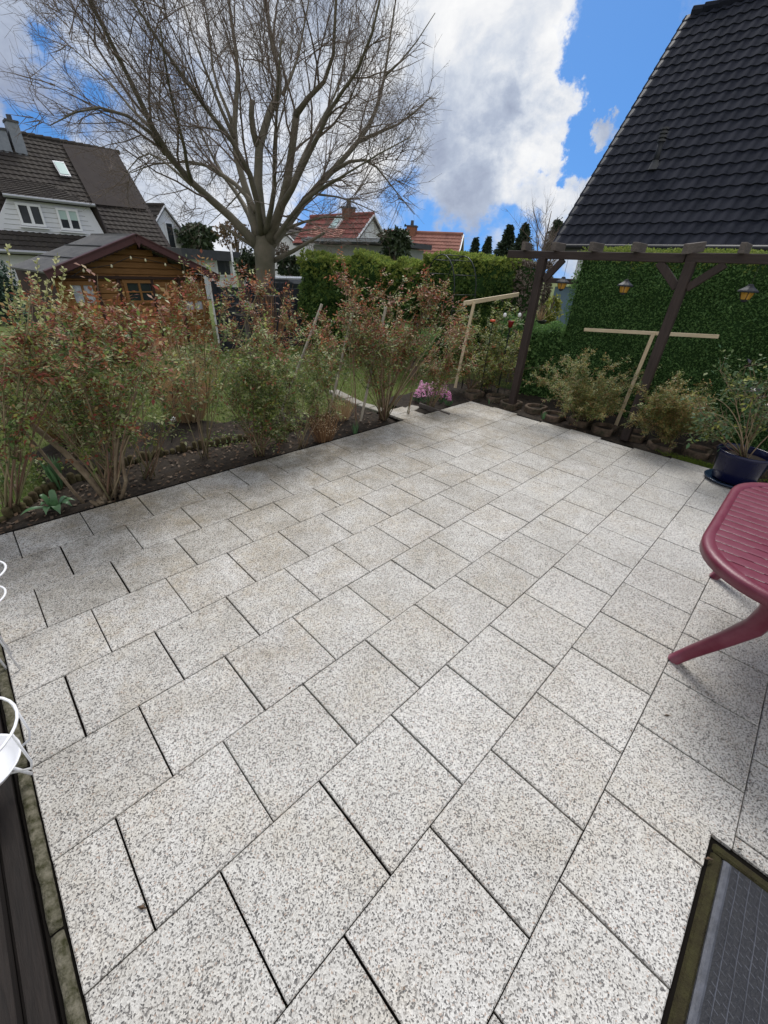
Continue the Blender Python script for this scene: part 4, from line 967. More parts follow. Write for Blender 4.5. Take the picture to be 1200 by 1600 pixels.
# ------------------------------------------------------------------ hedges
def hedge(name, label, a, b, thick, h, mats, n, seed, leafL=.055, top=.12, base_z=-.08, hvar=.05, cat='hedge', bulge=.06, toplight=True, back=None):
    """a,b = front foot corners; the body extends 'thick' away from the camera side"""
    r = R3(seed); a = Vector((a[0], a[1], 0)); b = Vector((b[0], b[1], 0)); L = (b-a).length; u = (b-a)/L
    nrm = Vector((-u.y, u.x, 0))                      # pointing into the hedge body
    if nrm.dot(FV) < 0: nrm = -nrm
    t = thing(name, label, cat, ((a+b)/2)); o = a
    def hz(s): return h+hvar*noise.noise(Vector((s*1.1+seed, 3, 0)))+hvar*.6*noise.noise(Vector((s*4+seed, 8, 0)))
    def off(s, z): return bulge*noise.noise(Vector((s*1.6+seed, z*1.6, 1)))+bulge*.5*noise.noise(Vector((s*5, z*5, seed)))
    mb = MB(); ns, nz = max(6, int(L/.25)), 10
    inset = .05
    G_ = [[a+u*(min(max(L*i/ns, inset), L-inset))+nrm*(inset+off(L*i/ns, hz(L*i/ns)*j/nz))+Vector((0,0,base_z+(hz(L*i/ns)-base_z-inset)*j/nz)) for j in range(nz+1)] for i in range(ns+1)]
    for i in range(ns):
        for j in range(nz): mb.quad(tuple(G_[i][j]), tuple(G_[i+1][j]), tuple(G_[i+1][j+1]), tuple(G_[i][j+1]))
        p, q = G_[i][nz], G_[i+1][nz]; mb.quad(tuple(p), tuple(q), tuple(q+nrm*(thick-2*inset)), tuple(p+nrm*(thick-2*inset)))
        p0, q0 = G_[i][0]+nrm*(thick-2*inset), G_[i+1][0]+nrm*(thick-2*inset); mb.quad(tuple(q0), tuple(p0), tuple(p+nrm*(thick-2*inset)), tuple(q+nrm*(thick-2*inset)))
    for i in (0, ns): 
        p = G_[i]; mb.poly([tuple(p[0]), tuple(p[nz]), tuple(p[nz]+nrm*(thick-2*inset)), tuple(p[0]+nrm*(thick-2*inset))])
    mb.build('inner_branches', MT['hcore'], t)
    lb = MB(); faces = [('front', L*h), ('top', L*thick*1.3), ('e0', thick*h*.9), ('e1', thick*h*.9)]; tot = sum(f[1] for f in faces)
    for fn, ar in faces:
        for _ in range(int(n*ar/tot)):
            if fn == 'front':
                s, z = r.uniform(0, L), base_z+(h-base_z)*r.random(); z = min(z, hz(s)); p = a+u*s+nrm*(off(s, z)+r.uniform(-.02, .05)); p.z = z; N_ = -nrm
            elif fn == 'top':
                s, w = r.uniform(0, L), r.uniform(0, thick); p = a+u*s+nrm*(w+off(s, h)); p.z = hz(s)+r.uniform(-.06, .03); N_ = Vector((0,0,1))
            else:
                s = 0 if fn == 'e0' else L; w, z = r.uniform(0, thick), base_z+(h-base_z)*r.random(); p = a+u*(s+r.uniform(-.03, .03)+(1 if s == 0 else -1)*off(w, z))+nrm*w; p.z = min(z, hz(s)); N_ = u*(-1 if s == 0 else 1)
            dz = hz(min(max(s, 0), L))-p.z
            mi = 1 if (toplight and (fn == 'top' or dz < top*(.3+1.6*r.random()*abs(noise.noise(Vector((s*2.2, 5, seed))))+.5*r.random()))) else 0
            d = (N_*r.uniform(.3, 1.0)+Vector((0,0,r.uniform(-.35, .9)))+rv(r, .55)).normalized(); up = (N_+rv(r, .7)).normalized(); sc = leafL*r.uniform(.6, 1.3)
            leaf(lb, p, d, up, sc, sc*.42, mi); sd = d.cross(up)
            if sd.length > .1:
                sd.normalize()
                leaf(lb, p+d*sc*.15, (d+sd*.8).normalized(), up, sc*.75, sc*.32, mi); leaf(lb, p+d*sc*.2, (d-sd*.8).normalized(), up, sc*.75, sc*.32, mi)
    lb.build('foliage', [MT[m] for m in mats], t)
    return t
# the big clipped hedge behind the pergola
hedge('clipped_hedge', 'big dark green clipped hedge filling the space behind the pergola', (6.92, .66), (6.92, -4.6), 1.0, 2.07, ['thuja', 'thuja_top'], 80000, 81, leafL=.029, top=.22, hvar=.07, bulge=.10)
hedge('clipped_hedge', 'lower dark hedge skirt stepping out at the left end of the big hedge', (6.75, 1.12), (6.98, .55), .6, 1.0, ['thuja', 'thuja'], 3200, 82, leafL=.05, hvar=.12, bulge=.1, toplight=False)
A2 = at(474, 500, 10.6); B2 = at(650, 500, 9.7); B3 = at(792, 500, 8.9)
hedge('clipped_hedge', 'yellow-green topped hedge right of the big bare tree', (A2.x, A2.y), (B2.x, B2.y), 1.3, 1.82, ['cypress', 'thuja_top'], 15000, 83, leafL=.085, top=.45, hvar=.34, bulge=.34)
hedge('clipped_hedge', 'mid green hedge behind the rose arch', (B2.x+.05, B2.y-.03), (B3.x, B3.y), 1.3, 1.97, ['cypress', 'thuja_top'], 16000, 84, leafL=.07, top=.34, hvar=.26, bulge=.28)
D1 = at(786, 500, 9.0); D2 = at(862, 500, 8.5)
hedge('brown_hedge', 'brown dying hedge section behind the left pergola post', (D1.x, D1.y), (at(838, 500, 8.8).x, at(838, 500, 8.8).y), .8, 1.93, ['dead', 'dead'], 5200, 85, leafL=.06, hvar=.1, bulge=.1)
# ------------------------------------------------------------------ dark fence, birdhouse, car
def fence():
    P = [at(x, 470, d) for x, d in ((338, 9.6), (392, 10.0), (442, 10.4), (492, 10.8))]; zt = 1.30
    t = thing('garden_fence', 'anthracite panel fence in front of the big bare tree', 'fence', P[0])
    for a, b in zip(P, P[1:]):
        a = Vector((a.x, a.y, 0)); b = Vector((b.x, b.y, 0)); d = (b-a).normalized(); L = (b-a).length; mb = MB(); n = 8
        for k in range(n): mb.beam(a+d*.06+Vector((0,0,.05+k*.155)), b-d*.06+Vector((0,0,.05+k*.155)), .03, .148, bev=.004)
        mb.build('panel', MT['fence'], t)
    for p in P: mb = MB(); mb.box((p.x, p.y, .61), (.09, .09, 1.42), None, 0, .006); mb.build('fence_post', MT['fence'], t)
fence()
def birdhouse():
    c = at(382, 482, 7.6); t = thing('birdhouse', 'small weathered wooden bird feeder with pitched roof before the dark fence', 'bird feeder', (c.x, c.y, 0)); s = 1
    mb = MB(); mb.box((c.x, c.y, c.z/2-.1), (.05, .05, c.z), None, 0, .003); mb.build('stand', MT['grey_wood'], t)
    mb = MB(); mb.box(c+Vector((0,0,-.09)), (.26, .26, .03)); 
    for dx in (-.1, .1):
        for dy in (-.1, .1): mb.box(c+Vector((dx, dy, -.02)), (.02, .02, .12))
    mb.build('tray', MT['grey_wood'], t)
    mb = MB()
    for s in (-1, 1): mb.beam(c+RT*(s*.17)+Vector((0,0,.02)), c+Vector((0,0,.10)), .36, .015, up=(0,0,1))
    mb.build('roof', MT['grey_wood'], t)
birdhouse()
def car():
    c = at(455, 470, 14.5); c.z = -.1; ang = math.atan2(RT.y, RT.x)+.25; R_ = Matrix.Rotation(ang, 3, 'Z')
    t = thing('parked_car', 'silver parked car half hidden behind the fence and the big tree', 'car', c)
    def loft(secs, name, m, par):
        mb = MB(); rows = []
        for x, w, z0, z1 in secs:
            row = []
            for (yy, zz) in ((-w, z0), (-w, z0+(z1-z0)*.7), (-w*.82, z1), (w*.82, z1), (w, z0+(z1-z0)*.7), (w, z0)):
                row.append(len(mb.v)); mb.v.append(tuple(c+R_@Vector((x, yy, zz))))
            rows.append(row)
        for a, b in zip(rows, rows[1:]):
            for j in range(5): mb.f.append((a[j], b[j], b[j+1], a[j+1])); mb.m.append(0)
        mb.f.append(tuple(rows[0])); mb.f.append(tuple(rows[-1])[::-1]); mb.m += [0, 0]
        return mb.build(name, m, par, smooth=False)
    loft([(-2.1,.75,.35,.75),(-1.9,.85,.25,.95),(-.9,.87,.22,.98),(.9,.87,.22,1.0),(1.9,.85,.25,.98),(2.1,.78,.35,.8)], 'body', MT['car_paint'], t)
    loft([(-1.1,.74,.97,1.0),(-.5,.70,.97,1.40),(1.1,.70,.97,1.42),(1.75,.72,.97,1.05)], 'windows', MT['glass'], t)
    loft([(-.45,.60,1.37,1.43),(1.1,.60,1.38,1.45)], 'roof', MT['car_paint'], t)
    for sx in (-1.3, 1.3):
        for sy in (-.8, .8):
            mb = MB(); p = c+R_@Vector((sx, sy-.1, .32)); q = c+R_@Vector((sx, sy+.1, .32)); mb.tube([p, q], .32, 20); mb.build('wheel', MT['tyre'], t)
car()
# ------------------------------------------------------------------ big beech
def beech():
    D0 = 14.0; base = at(416, 445, D0); r = R3(91); bx, by = base.x, base.y
    t = thing('bare_beech_tree', 'huge leafless spreading tree with smooth grey trunk', 'tree', (bx, by, -.1)); tb = MB(); cb = MB()
    # trunk
    def P(x, y, off=0): return at(x, y, D0+off)
    T = [Vector((bx, by, -.2)), Vector((bx, by, .3)), P(416, 448), P(415, 425), P(414, 405), P(413, 388), P(412, 370), P(412, 355)]
    tb.tube(T, [.52, .36, .29, .28, .29, .31, .22, .05], 16)
    limbs = [
     ([(408,392,0),(362,338,-.3),(302,290,-.9),(258,240,-1.4),(240,204,-1.8),(198,120,-2.6),(174,60,-3.0),(138,5,-3.2),(120,-60,-3.4)], .27, .05),
     ([(258,240,-1.4),(246,210,-1.8),(198,174,-2.4),(150,163,-2.9),(120,172,-3.3),(78,196,-3.6)], .11, .02),
     ([(298,288,-.9),(262,256,-.5),(234,234,.2),(204,262,.6),(190,280,.8)], .08, .02),
     ([(400,330,0),(384,300,.5),(336,264,1.2),(288,252,2.0),(240,252,2.6),(205,270,3)], .15, .03),
     ([(402,372,0),(384,290,.6),(364,244,.9),(365,198,1.2),(370,150,1.4),(372,90,1.8),(360,30,2.0),(352,-60,2.2)], .27, .06),
     ([(408,372,0),(404,324,-.8),(394,270,-1.2),(366,216,-1.6),(324,180,-2.2),(288,120,-2.8),(240,55,-3.4),(200,-10,-3.8)], .23, .04),
     ([(412,380,0),(408,330,.1),(402,290,.2),(400,228,.4),(418,174,.7),(442,148,1.0),(428,80,1.3),(415,10,1.6),(408,-80,1.8)], .30, .06),
     ([(418,382,0),(444,312,-.5),(456,240,-.8),(464,172,-1.0)], .28, .19),
     ([(462,180,-1.0),(480,145,-1.2),(510,137,-1.5),(527,90,-1.7),(520,20,-2.0),(530,-70,-2.3)], .13, .05),
     ([(420,388,0),(474,318,.6),(516,272,1.2),(558,222,1.8),(580,198,2.0),(600,120,2.6),(610,50,3.0),(622,-20,3.2)], .25, .04),
     ([(520,268,1.2),(548,246,.9),(590,255,.4),(625,305,0),(648,335,-.2)], .10, .02),
     ([(558,222,1.8),(590,204,1.4),(630,198,.9),(672,152,.4)], .11, .02),
     ([(440,322,-.5),(486,232,-1.4),(512,172,-2.0),(560,120,-2.8),(585,50,-3.4),(600,-30,-3.8)], .17, .04),
     ([(436,330,.4),(470,250,1.6),(500,190,2.4),(540,100,3.2),(552,10,3.8)], .15, .03),
     ([(428,407,0),(460,393,-.3),(483,377,-.6),(507,364,-.8)], .13, .075),
     ([(436,362,.2),(477,345,.2),(507,336,.4),(537,340,.6)], .10, .04),
     ([(432,372,.5),(452,364,.8),(478,360,1.2),(500,357,1.4)], .07, .03),
     ([(492,303,.6),(530,303,.2),(567,323,-.2),(592,334,-.5)], .06, .02),
     ([(405,390,0),(383,377,-.2),(363,363,-.4),(346,350,-.5)], .12, .07),
     ([(365,200,1.2),(340,140,1.6),(330,70,2.2),(318,0,2.6),(310,-60,3)], .10, .03),
     ([(366,216,-1.6),(330,130,-1.5),(300,60,-1.2),(280,-20,-1)], .09, .03),
     ([(300,288,-.9),(280,200,-2.2),(262,120,-3.2),(250,40,-4)], .10, .03),
     ([(240,204,-1.8),(190,150,-1.0),(140,100,-.4),(95,60,0)], .08, .02),
     ([(442,148,1.0),(470,90,1.6),(480,20,2.2),(490,-60,2.6)], .09, .03),
     ([(600,120,2.6),(650,70,2.4),(680,20,2.2)], .07, .02),
     ([(384,290,.6),(350,330,1.0),(325,352,1.4)], .05, .02),
     ([(402,228,.4),(395,205,.3),(391,182,.2),(394,156,.1)], .17, .16),
     ([(412,370,.1),(424,330,-.9),(430,290,-1.6),(424,240,-2.4),(436,190,-3.0),(432,120,-3.4),(440,60,-3.8)], .19, .03),
     ([(405,375,.1),(380,320,1.2),(345,270,2.2),(318,220,3.0),(300,160,3.6),(270,90,4.0)], .19, .03),
     ([(426,380,.1),(470,320,-1.4),(530,280,-2.4),(590,240,-3.2),(640,215,-3.8)], .16, .02),
    ]
    hub = P(410, 330); cc = P(368, 110, -.2); rx_ = (P(702, 110)-P(34, 110)).length/2; rz_ = 7.2
    def inside(p):
        q = (p-cc)/r.uniform(.80, 1.10); return (q.dot(RT)/rx_)**2+(q.dot(FV)/5.0)**2+(q.z/(rz_ if q.z > 0 else 5.6))**2 < 1
    def grow(p, d, L, rad, lvl):
        n = 5 if lvl < 2 else (4 if lvl == 2 else 3); pts = [p]; dd = d.copy()
        for i in range(n):
            dd = (dd+rv(r, .27 if lvl < 3 else .30)+Vector((0,0,.02 if lvl > 1 else .03))).normalized(); q_ = pts[-1]+dd*(L/n)
            if i > 0 and not inside(q_): break
            pts.append(q_)
        n = len(pts)-1
        if not inside(pts[0]) and lvl > 1: return
        tgt = cb; sides = {1: 6, 2: 4, 3: 3, 4: 3}[lvl]
        tgt.tube(pts, [max(rad*(1-.8*i/n), .0020) for i in range(n+1)], sides, cap=False)
        spawn(pts, L, rad, lvl+1)
    def spawn(pts, L, rad, lvl):
        if lvl > 4: return
        cnt = {1: 0, 2: int(L/.30), 3: int(L/.23), 4: int(L/.22)}[lvl]
        for k in range(cnt):
            f = r.uniform(.12, .98); q = f*(len(pts)-1); i = min(int(q), len(pts)-2); p = pts[i].lerp(pts[i+1], q-i); d = (pts[i+1]-pts[i]).normalized()
            ax = unit(r); ax = (ax-d*ax.dot(d)).normalized(); sp = r.uniform(.6, 1.25); nd = (d*cos(sp)+ax*sin(sp)); out = (p-hub); out.z *= .6
            if out.length > 0: nd = (nd+out.normalized()*.22+Vector((0,0,.10))).normalized()
            LL = {2: r.uniform(.9, 2.2), 3: r.uniform(.5, 1.25), 4: r.uniform(.28, .70)}[lvl]*(1.15-.5*f)
            grow(p, nd, LL, {2: .011, 3: .0055, 4: .0032}[lvl]*r.uniform(.7, 1.2), lvl)
    for px, r0, r1 in limbs:
        short = r0 in (.12, .13, .15) and len(px) <= 4; r0 *= .56; r1 *= .42
        pts0 = [P(*q) for q in px]; pts = [pts0[0]]
        for a, b in zip(pts0, pts0[1:]):       # resample with wobble
            m = max(1, int((b-a).length/.45))
            for i in range(1, m+1): pts.append(a.lerp(b, i/m)+(rv(r, .075) if i < m else Vector()))
        for _ in range(1): pts = [pts[0]]+[(pts[i-1]+pts[i]*2+pts[i+1])/4 for i in range(1, len(pts)-1)]+[pts[-1]]
        n = len(pts); rads = [r0+(r1-r0)*(i/(n-1))**.62 for i in range(n)]; tb.tube(pts, [q*(1+.05*noise.noise(Vector((i*.9, r0*50, 0)))) for i, q in enumerate(rads)], 10)
        L = sum((b-a).length for a, b in zip(pts, pts[1:]))
        if short:
            continue
        # level-1 boughs and direct twigs
        nb = int(L/.66)
        for k in range(nb):
            f = r.uniform(.22, 1.0); q = f*(n-1); i = min(int(q), n-2); p = pts[i].lerp(pts[i+1], q-i); d = (pts[i+1]-pts[i]).normalized()
            ax = unit(r); ax = (ax-d*ax.dot(d)).normalized(); sp = r.uniform(.4, .95); out = (p-hub).normalized()
            nd = (d*cos(sp)+ax*sin(sp)+out*.35+Vector((0,0,.12))).normalized(); rr_ = rads[i]
            grow(p, nd, r.uniform(1.4, 3.2)*(1.1-.35*f), min(rr_*.45, .028), 1)
        spawn(pts[int(n*.35):], L*.65, r1, 3)
    tb.build('trunk', MT['bark'], t, smooth=True); cb.build('crown', MT['twig'], t)
    print('beech crown faces', len(cb.f))
beech()
# ------------------------------------------------------------------ roofs
def tiled(O, U, V, lenU, lenV, pu, pv, clip=None, wave=.022, step=.03, sub=6, rnd=None):
    """interlocking roof tiles; O lower-left corner, U along eave, V up the slope; one island per tile"""
    U = Vector(U).normalized(); V = Vector(V).normalized(); Nn = U.cross(V).normalized()
    if Nn.z < 0: Nn = -Nn
    mb = MB(); O = Vector(O); r = R3(17); nu, nv = int(math.ceil(lenU/pu)), int(math.ceil(lenV/pv))
    for j in range(nv):
        v0, v1 = j*pv, min((j+1)*pv+.03, lenV+.02)
        for i in range(nu):
            uc, vc = (i+.5)*pu, (j+.5)*pv
            if clip and not clip(uc, vc): continue
            jit = r.uniform(-.003, .003); i0 = len(mb.v); jv = r.uniform(-.004, .004)
            for s in range(sub+1):
                f = s/sub; u = (i+f*.985)*pu; w = wave*(.5+.5*sin(2*pi*(f+.02)))**1.3; 
                lo = O+U*u+V*(v0-.02+jv)+Nn*(w+step+jit); hi = O+U*u+V*v1+Nn*(w+jit); dn = lo-Nn*(step*.9)
                mb.v += [tuple(dn), tuple(lo), tuple(hi)]
            for s in range(sub):
                a = i0+s*3; mb.f.append((a, a+3, a+4, a+1)); mb.f.append((a+1, a+4, a+5, a+2)); mb.m += [0, 0]
    return mb
def panel(P, m, name, par, th=.05, Nn=None):
    P = [Vector(p) for p in P]; n = (P[1]-P[0]).cross(P[2]-P[0]).normalized() if Nn is None else Vector(Nn); mb = MB(); k = len(P)
    if n.dot(Vector(C)-P[0]) < 0: n = -n
    Q = [p-n*th for p in P]; i = 0; mb.v = [tuple(p) for p in P]+[tuple(q) for q in Q]
    mb.f = [tuple(range(k)), tuple(range(2*k-1, k-1, -1))]+[(j, (j+1) % k, (j+1) % k+k, j+k) for j in range(k)]; mb.m = [0]*len(mb.f)
    return mb.build(name, m, par)
def right_house():
    x0, z0 = 12.0, 2.43; yv = 3.544; slope = Vector((4.667, 0, 5.326)); Ls = slope.length; V = slope.normalized()
    t = thing('neighbour_house', 'house with steep anthracite tiled roof rising behind the clipped hedge', 'house', (14, -3, 0))
    yR = -9.0
    mb = tiled((x0, yR, z0), (0, 1, 0), V, yv-yR, Ls, .235, .30, wave=.032, step=.030, sub=8)
    rf = mb.build('roof', MT['tile_dark'], t)
    panel([(x0+.02, yR, z0-.06), (x0+.02, yv-.02, z0-.06), (x0+slope.x, yv-.02, z0+slope.z-.06), (x0+slope.x, yR, z0+slope.z-.06)], MT['flat_roof'], 'roof_deck', t, .12)
    panel([(x0+2*slope.x, yR, z0), (x0+2*slope.x, yv, z0), (x0+slope.x+.05, yv, z0+slope.z), (x0+slope.x+.05, yR, z0+slope.z)], MT['tile_dark'], 'rear_roof', t, .15)
    mb = MB()                                     # ridge caps
    y = yR
    while y < yv-.1:
        mb.tube([(x0+slope.x, y, z0+slope.z+.02), (x0+slope.x, min(y+.40, yv), z0+slope.z+.045)], [.10, .12], 8); y += .36
    mb.build('ridge', MT['tile_dark'], rf)
    mb = MB(); mb.beam((x0-.02, yv+.03, z0-.02), (x0+slope.x, yv+.03, z0+slope.z+.0), .05, .14, up=(0,1,0)); mb.build('bargeboard', MT['lampcap'], t)
    mb = MB(); mb.tube([(x0-.08, yR, z0-.05), (x0-.08, yv, z0-.05)], .07, 10); mb.build('gutter', MT['cable'], t, smooth=True)
    mb = MB(); mb.box((x0+slope.x, -2.8, z0/2-.1), (2*slope.x-.8, yv-yR-.8, z0-.1)); mb.poly([(x0+.4, yv-.4, z0-.15), (x0+2*slope.x-.4, yv-.4, z0-.15), (x0+slope.x, yv-.4, z0+slope.z-.3)]); mb.build('wall', MT['render_white'], t)
    # vent pipe
    n_ = Vector((-slope.z, 0, slope.x)).normalized()
    b = onplane(1022, 262, (x0, 0, z0), (-slope.z, 0, slope.x)); tp = Vector((b.x, b.y, b.z))
    top = onx(1040, 197, b.x-.15); mb = MB(); hh = top.z-b.z
    mb.tube([b, Vector((b.x-.05, b.y, b.z+hh-.25))], .065, 12)
    mb.build('vent_pipe', MT['lampcap'], rf, smooth=True)
    mb = MB(); 
    for k in range(4): mb.tube([(b.x-.05, b.y, b.z+hh-.25+k*.07), (b.x-.05, b.y, b.z+hh-.215+k*.07)], .09, 12)
    mb.tube([(b.x-.05, b.y, b.z+hh-.3), (b.x-.05, b.y, b.z+hh)], .05, 10)
    mb.build('vent_cowl', MT['flat_roof'], rf)
    mb = MB(); mb.lathe([(.13, .0), (.075, .14), (.07, .18)], b+Vector((-.03, 0, -.05)), 14); mb.build('vent_collar', MT['flat_roof'], rf)
right_house()
def left_house():
    X1, y0, z0, y1, z1 = 12.0, 29.45, 1.55, 36.63, 7.52; XL = -7.0
    V = Vector((0, y1-y0, z1-z0)); Ls = V.length; nrm = (0, -(z1-z0), (y1-y0))
    t = thing('dormer_house', 'brown tiled house with white dormer behind the garden shed', 'house', (6, 33, 0))
    rp = lambda x, y: onplane(x, y, (0, y0, z0), nrm)
    sA, sB, sC, sD = rp(97, 228), rp(178, 238), rp(228, 330), rp(146, 322)
    mb = tiled((XL, y0, z0), (1, 0, 0), V, X1-XL, Ls, .30, .36, wave=.03, step=.05, sub=4)
    rf = mb.build('roof', MT['tile_brown'], t)
    panel([(XL, y0+.05, z0-.08), (X1-.02, y0+.05, z0-.08), (X1-.02, y1, z1-.08), (XL, y1, z1-.08)], MT['tile_panel'], 'roof_deck', t, .15)
    panel([(XL, y1+.05, z1), (X1, y1+.05, z1), (X1, 2*y1-y0, z0), (XL, 2*y1-y0, z0)], MT['tile_brown'], 'rear_roof', t, .15)
    n_ = Vector(nrm).normalized()
    panel([sA+n_*.14, sB+n_*.14, sC+n_*.14, sD+n_*.14], MT['tile_panel'], 'smooth_roof_sheet', rf, .06)
    mb = MB(); x = XL
    while x < X1: mb.tube([(x, y1, z1+.03), (x+.45, y1, z1+.06)], [.12, .14], 8); x += .42
    mb.build('ridge', MT['tile_brown'], rf)
    mb = MB(); mb.box(((XL+X1)/2, y1, z0/2-.2), (X1-XL-.6, 2*(y1-y0)-1.0, z0)); mb.poly([(X1-.35, y0+.6, z0-.3), (X1-.35, 2*y1-y0-.6, z0-.3), (X1-.35, y1, z1-.5)]); mb.build('wall', MT['render_white'], t)
    mb = MB(); mb.tube([(XL, y0-.12, z0-.05), (X1, y0-.12, z0-.05)], .09, 8); mb.build('gutter', MT['zinc'], t)
    mb = MB(); mb.beam((X1+.03, y0, z0+.03), (X1+.03, y1, z1+.03), .06, .2, up=(1,0,0)); mb.build('bargeboard', MT['tile_panel'], t)
    # dormer: bottom right corner sits on the roof plane
    c0 = rp(166, 371); yd = c0.y; tl, tr_, bl = ony(2, 304, yd), ony(138, 322, yd), ony(-6, 353, yd)
    zb, zt = c0.z-.05, (tl.z+tr_.z)/2
    dm = MB(); xl, xr = bl.x-.2, c0.x; xtl, xtr = tl.x+.25, tr_.x
    dw = panel([(xl, yd-.05, zb), (xr, yd-.05, zb), (xtr, yd-.05, zt), (xtl, yd-.05, zt)], MT['board_white'], 'dormer', t, .2)
    mb = MB()
    for k in range(7):
        zz = zb+(zt-zb)*(k+.5)/7; mb.box(((xl+xr)/2, yd-.055, zz), ((xr-xl)*.82-.18*k, .012, .02))
    mb.build('cladding_joint', MT['render_grey'], dw)
    # dormer roof slabs meeting the main roof
    def back(x, z): return Vector((x, y0+(z-z0)*(y1-y0)/(z1-z0), z))
    upz = zt+1.05
    tilt = MB(); pA, pB = Vector((xtl-.25, yd-.35, zt+.05)), Vector((xtr+.25, yd-.35, zt+.05)); qA, qB = back(xtl+.1, upz), back(xtr-1.3, upz)
    Vd = (Vector((pA.x, qA.y, qA.z))-pA); Ld = Vd.length
    mb = tiled(pA, (1, 0, 0), Vd, (pB-pA).length, Ld, .30, .36, clip=lambda u, v: u < (pB-pA).length-1.45*v/Ld, wave=.03, step=.05, sub=4); mb.build('dormer_roof', MT['tile_brown'], dw)
    panel([pA-Vector((0,0,.1)), pB-Vector((0,0,.1)), qB, qA], MT['tile_panel'], 'dormer_deck', dw, .08)
    panel([Vector((xr+.05, yd-.1, zb)), Vector((xtr+.25, yd-.35, zt)), qB, back(xr+.2, zb+.2)], MT['tile_panel'], 'dormer_cheek', dw, .08)
    mb = MB(); mb.tube([pA-Vector((0, .06, .05)), pB-Vector((0, .06, .05))], .08, 8); mb.build('dormer_gutter', MT['zinc'], dw)
    for (x0_, ya, x1_, yb, pale) in ((25, 319, 71, 354, 0), (88, 327, 128, 361, 1)):
        a = ony(x0_, ya, yd-.1); b = ony(x1_, yb, yd-.1); w = b.x-a.x; h = a.z-b.z; cx, cz = (a.x+b.x)/2, (a.z+b.z)/2+.03
        fr = MB(); th = .11
        for dz in (-h/2, h/2): fr.box((cx, yd-.10, cz+dz), (w+th, .10, th))
        for dx in (-w/2, 0, w/2): fr.box((cx+dx, yd-.103, cz), (th*(.9 if dx else 1.2), .09, h-th))
        fw_ = fr.build('window', MT['pvc'], dw)
        g = MB(); g.box((cx, yd-.075, cz), (w, .03, h)); g.build('pane', MT['glass'], fw_)
        if pale: g = MB(); g.box((cx, yd-.093, cz+h*.22), (w*.98, .012, h*.46)); g.build('blind', MT['glass_pale'], fw_)
        s_ = MB(); s_.box((cx, yd-.15, cz-h/2-.12), (w+.3, .14, .06)); s_.build('sill', MT['pvc'], fw_)
    a, b, c_, d = [rp(*q)+n_*.2 for q in ((82, 256), (100, 258), (112, 281), (95, 279))]
    sk = panel([a, b, c_, d], MT['zinc'], 'skylight', rf, .1); ce = (a+b+c_+d)/4
    panel([ce+(q-ce)*.82+n_*.02 for q in (a, b, c_, d)], MT['glass_pale'], 'pane', sk, .03)
    for (xa, xb, yt, yb) in ((7, 27, 192, 240), (-22, 8, 203, 238)):
        p = ony((xa+xb)/2, yt, y1-1.0); w = (ony(xb, 215, y1-1.0)-ony(xa, 215, y1-1.0)).length; mb = MB(); mb.box((p.x, p.y, p.z-1.4), (w*.9, .8, 2.8)); ch = mb.build('chimney', MT['slate'], rf)
        mb = MB(); mb.box((p.x, p.y, p.z+.04), (w*1.0, .9, .10)); mb.tube([(p.x, p.y, p.z), (p.x, p.y, p.z+.35)], .13, 10); mb.build('chimney_cap', MT['flat_roof'], ch)
left_house()
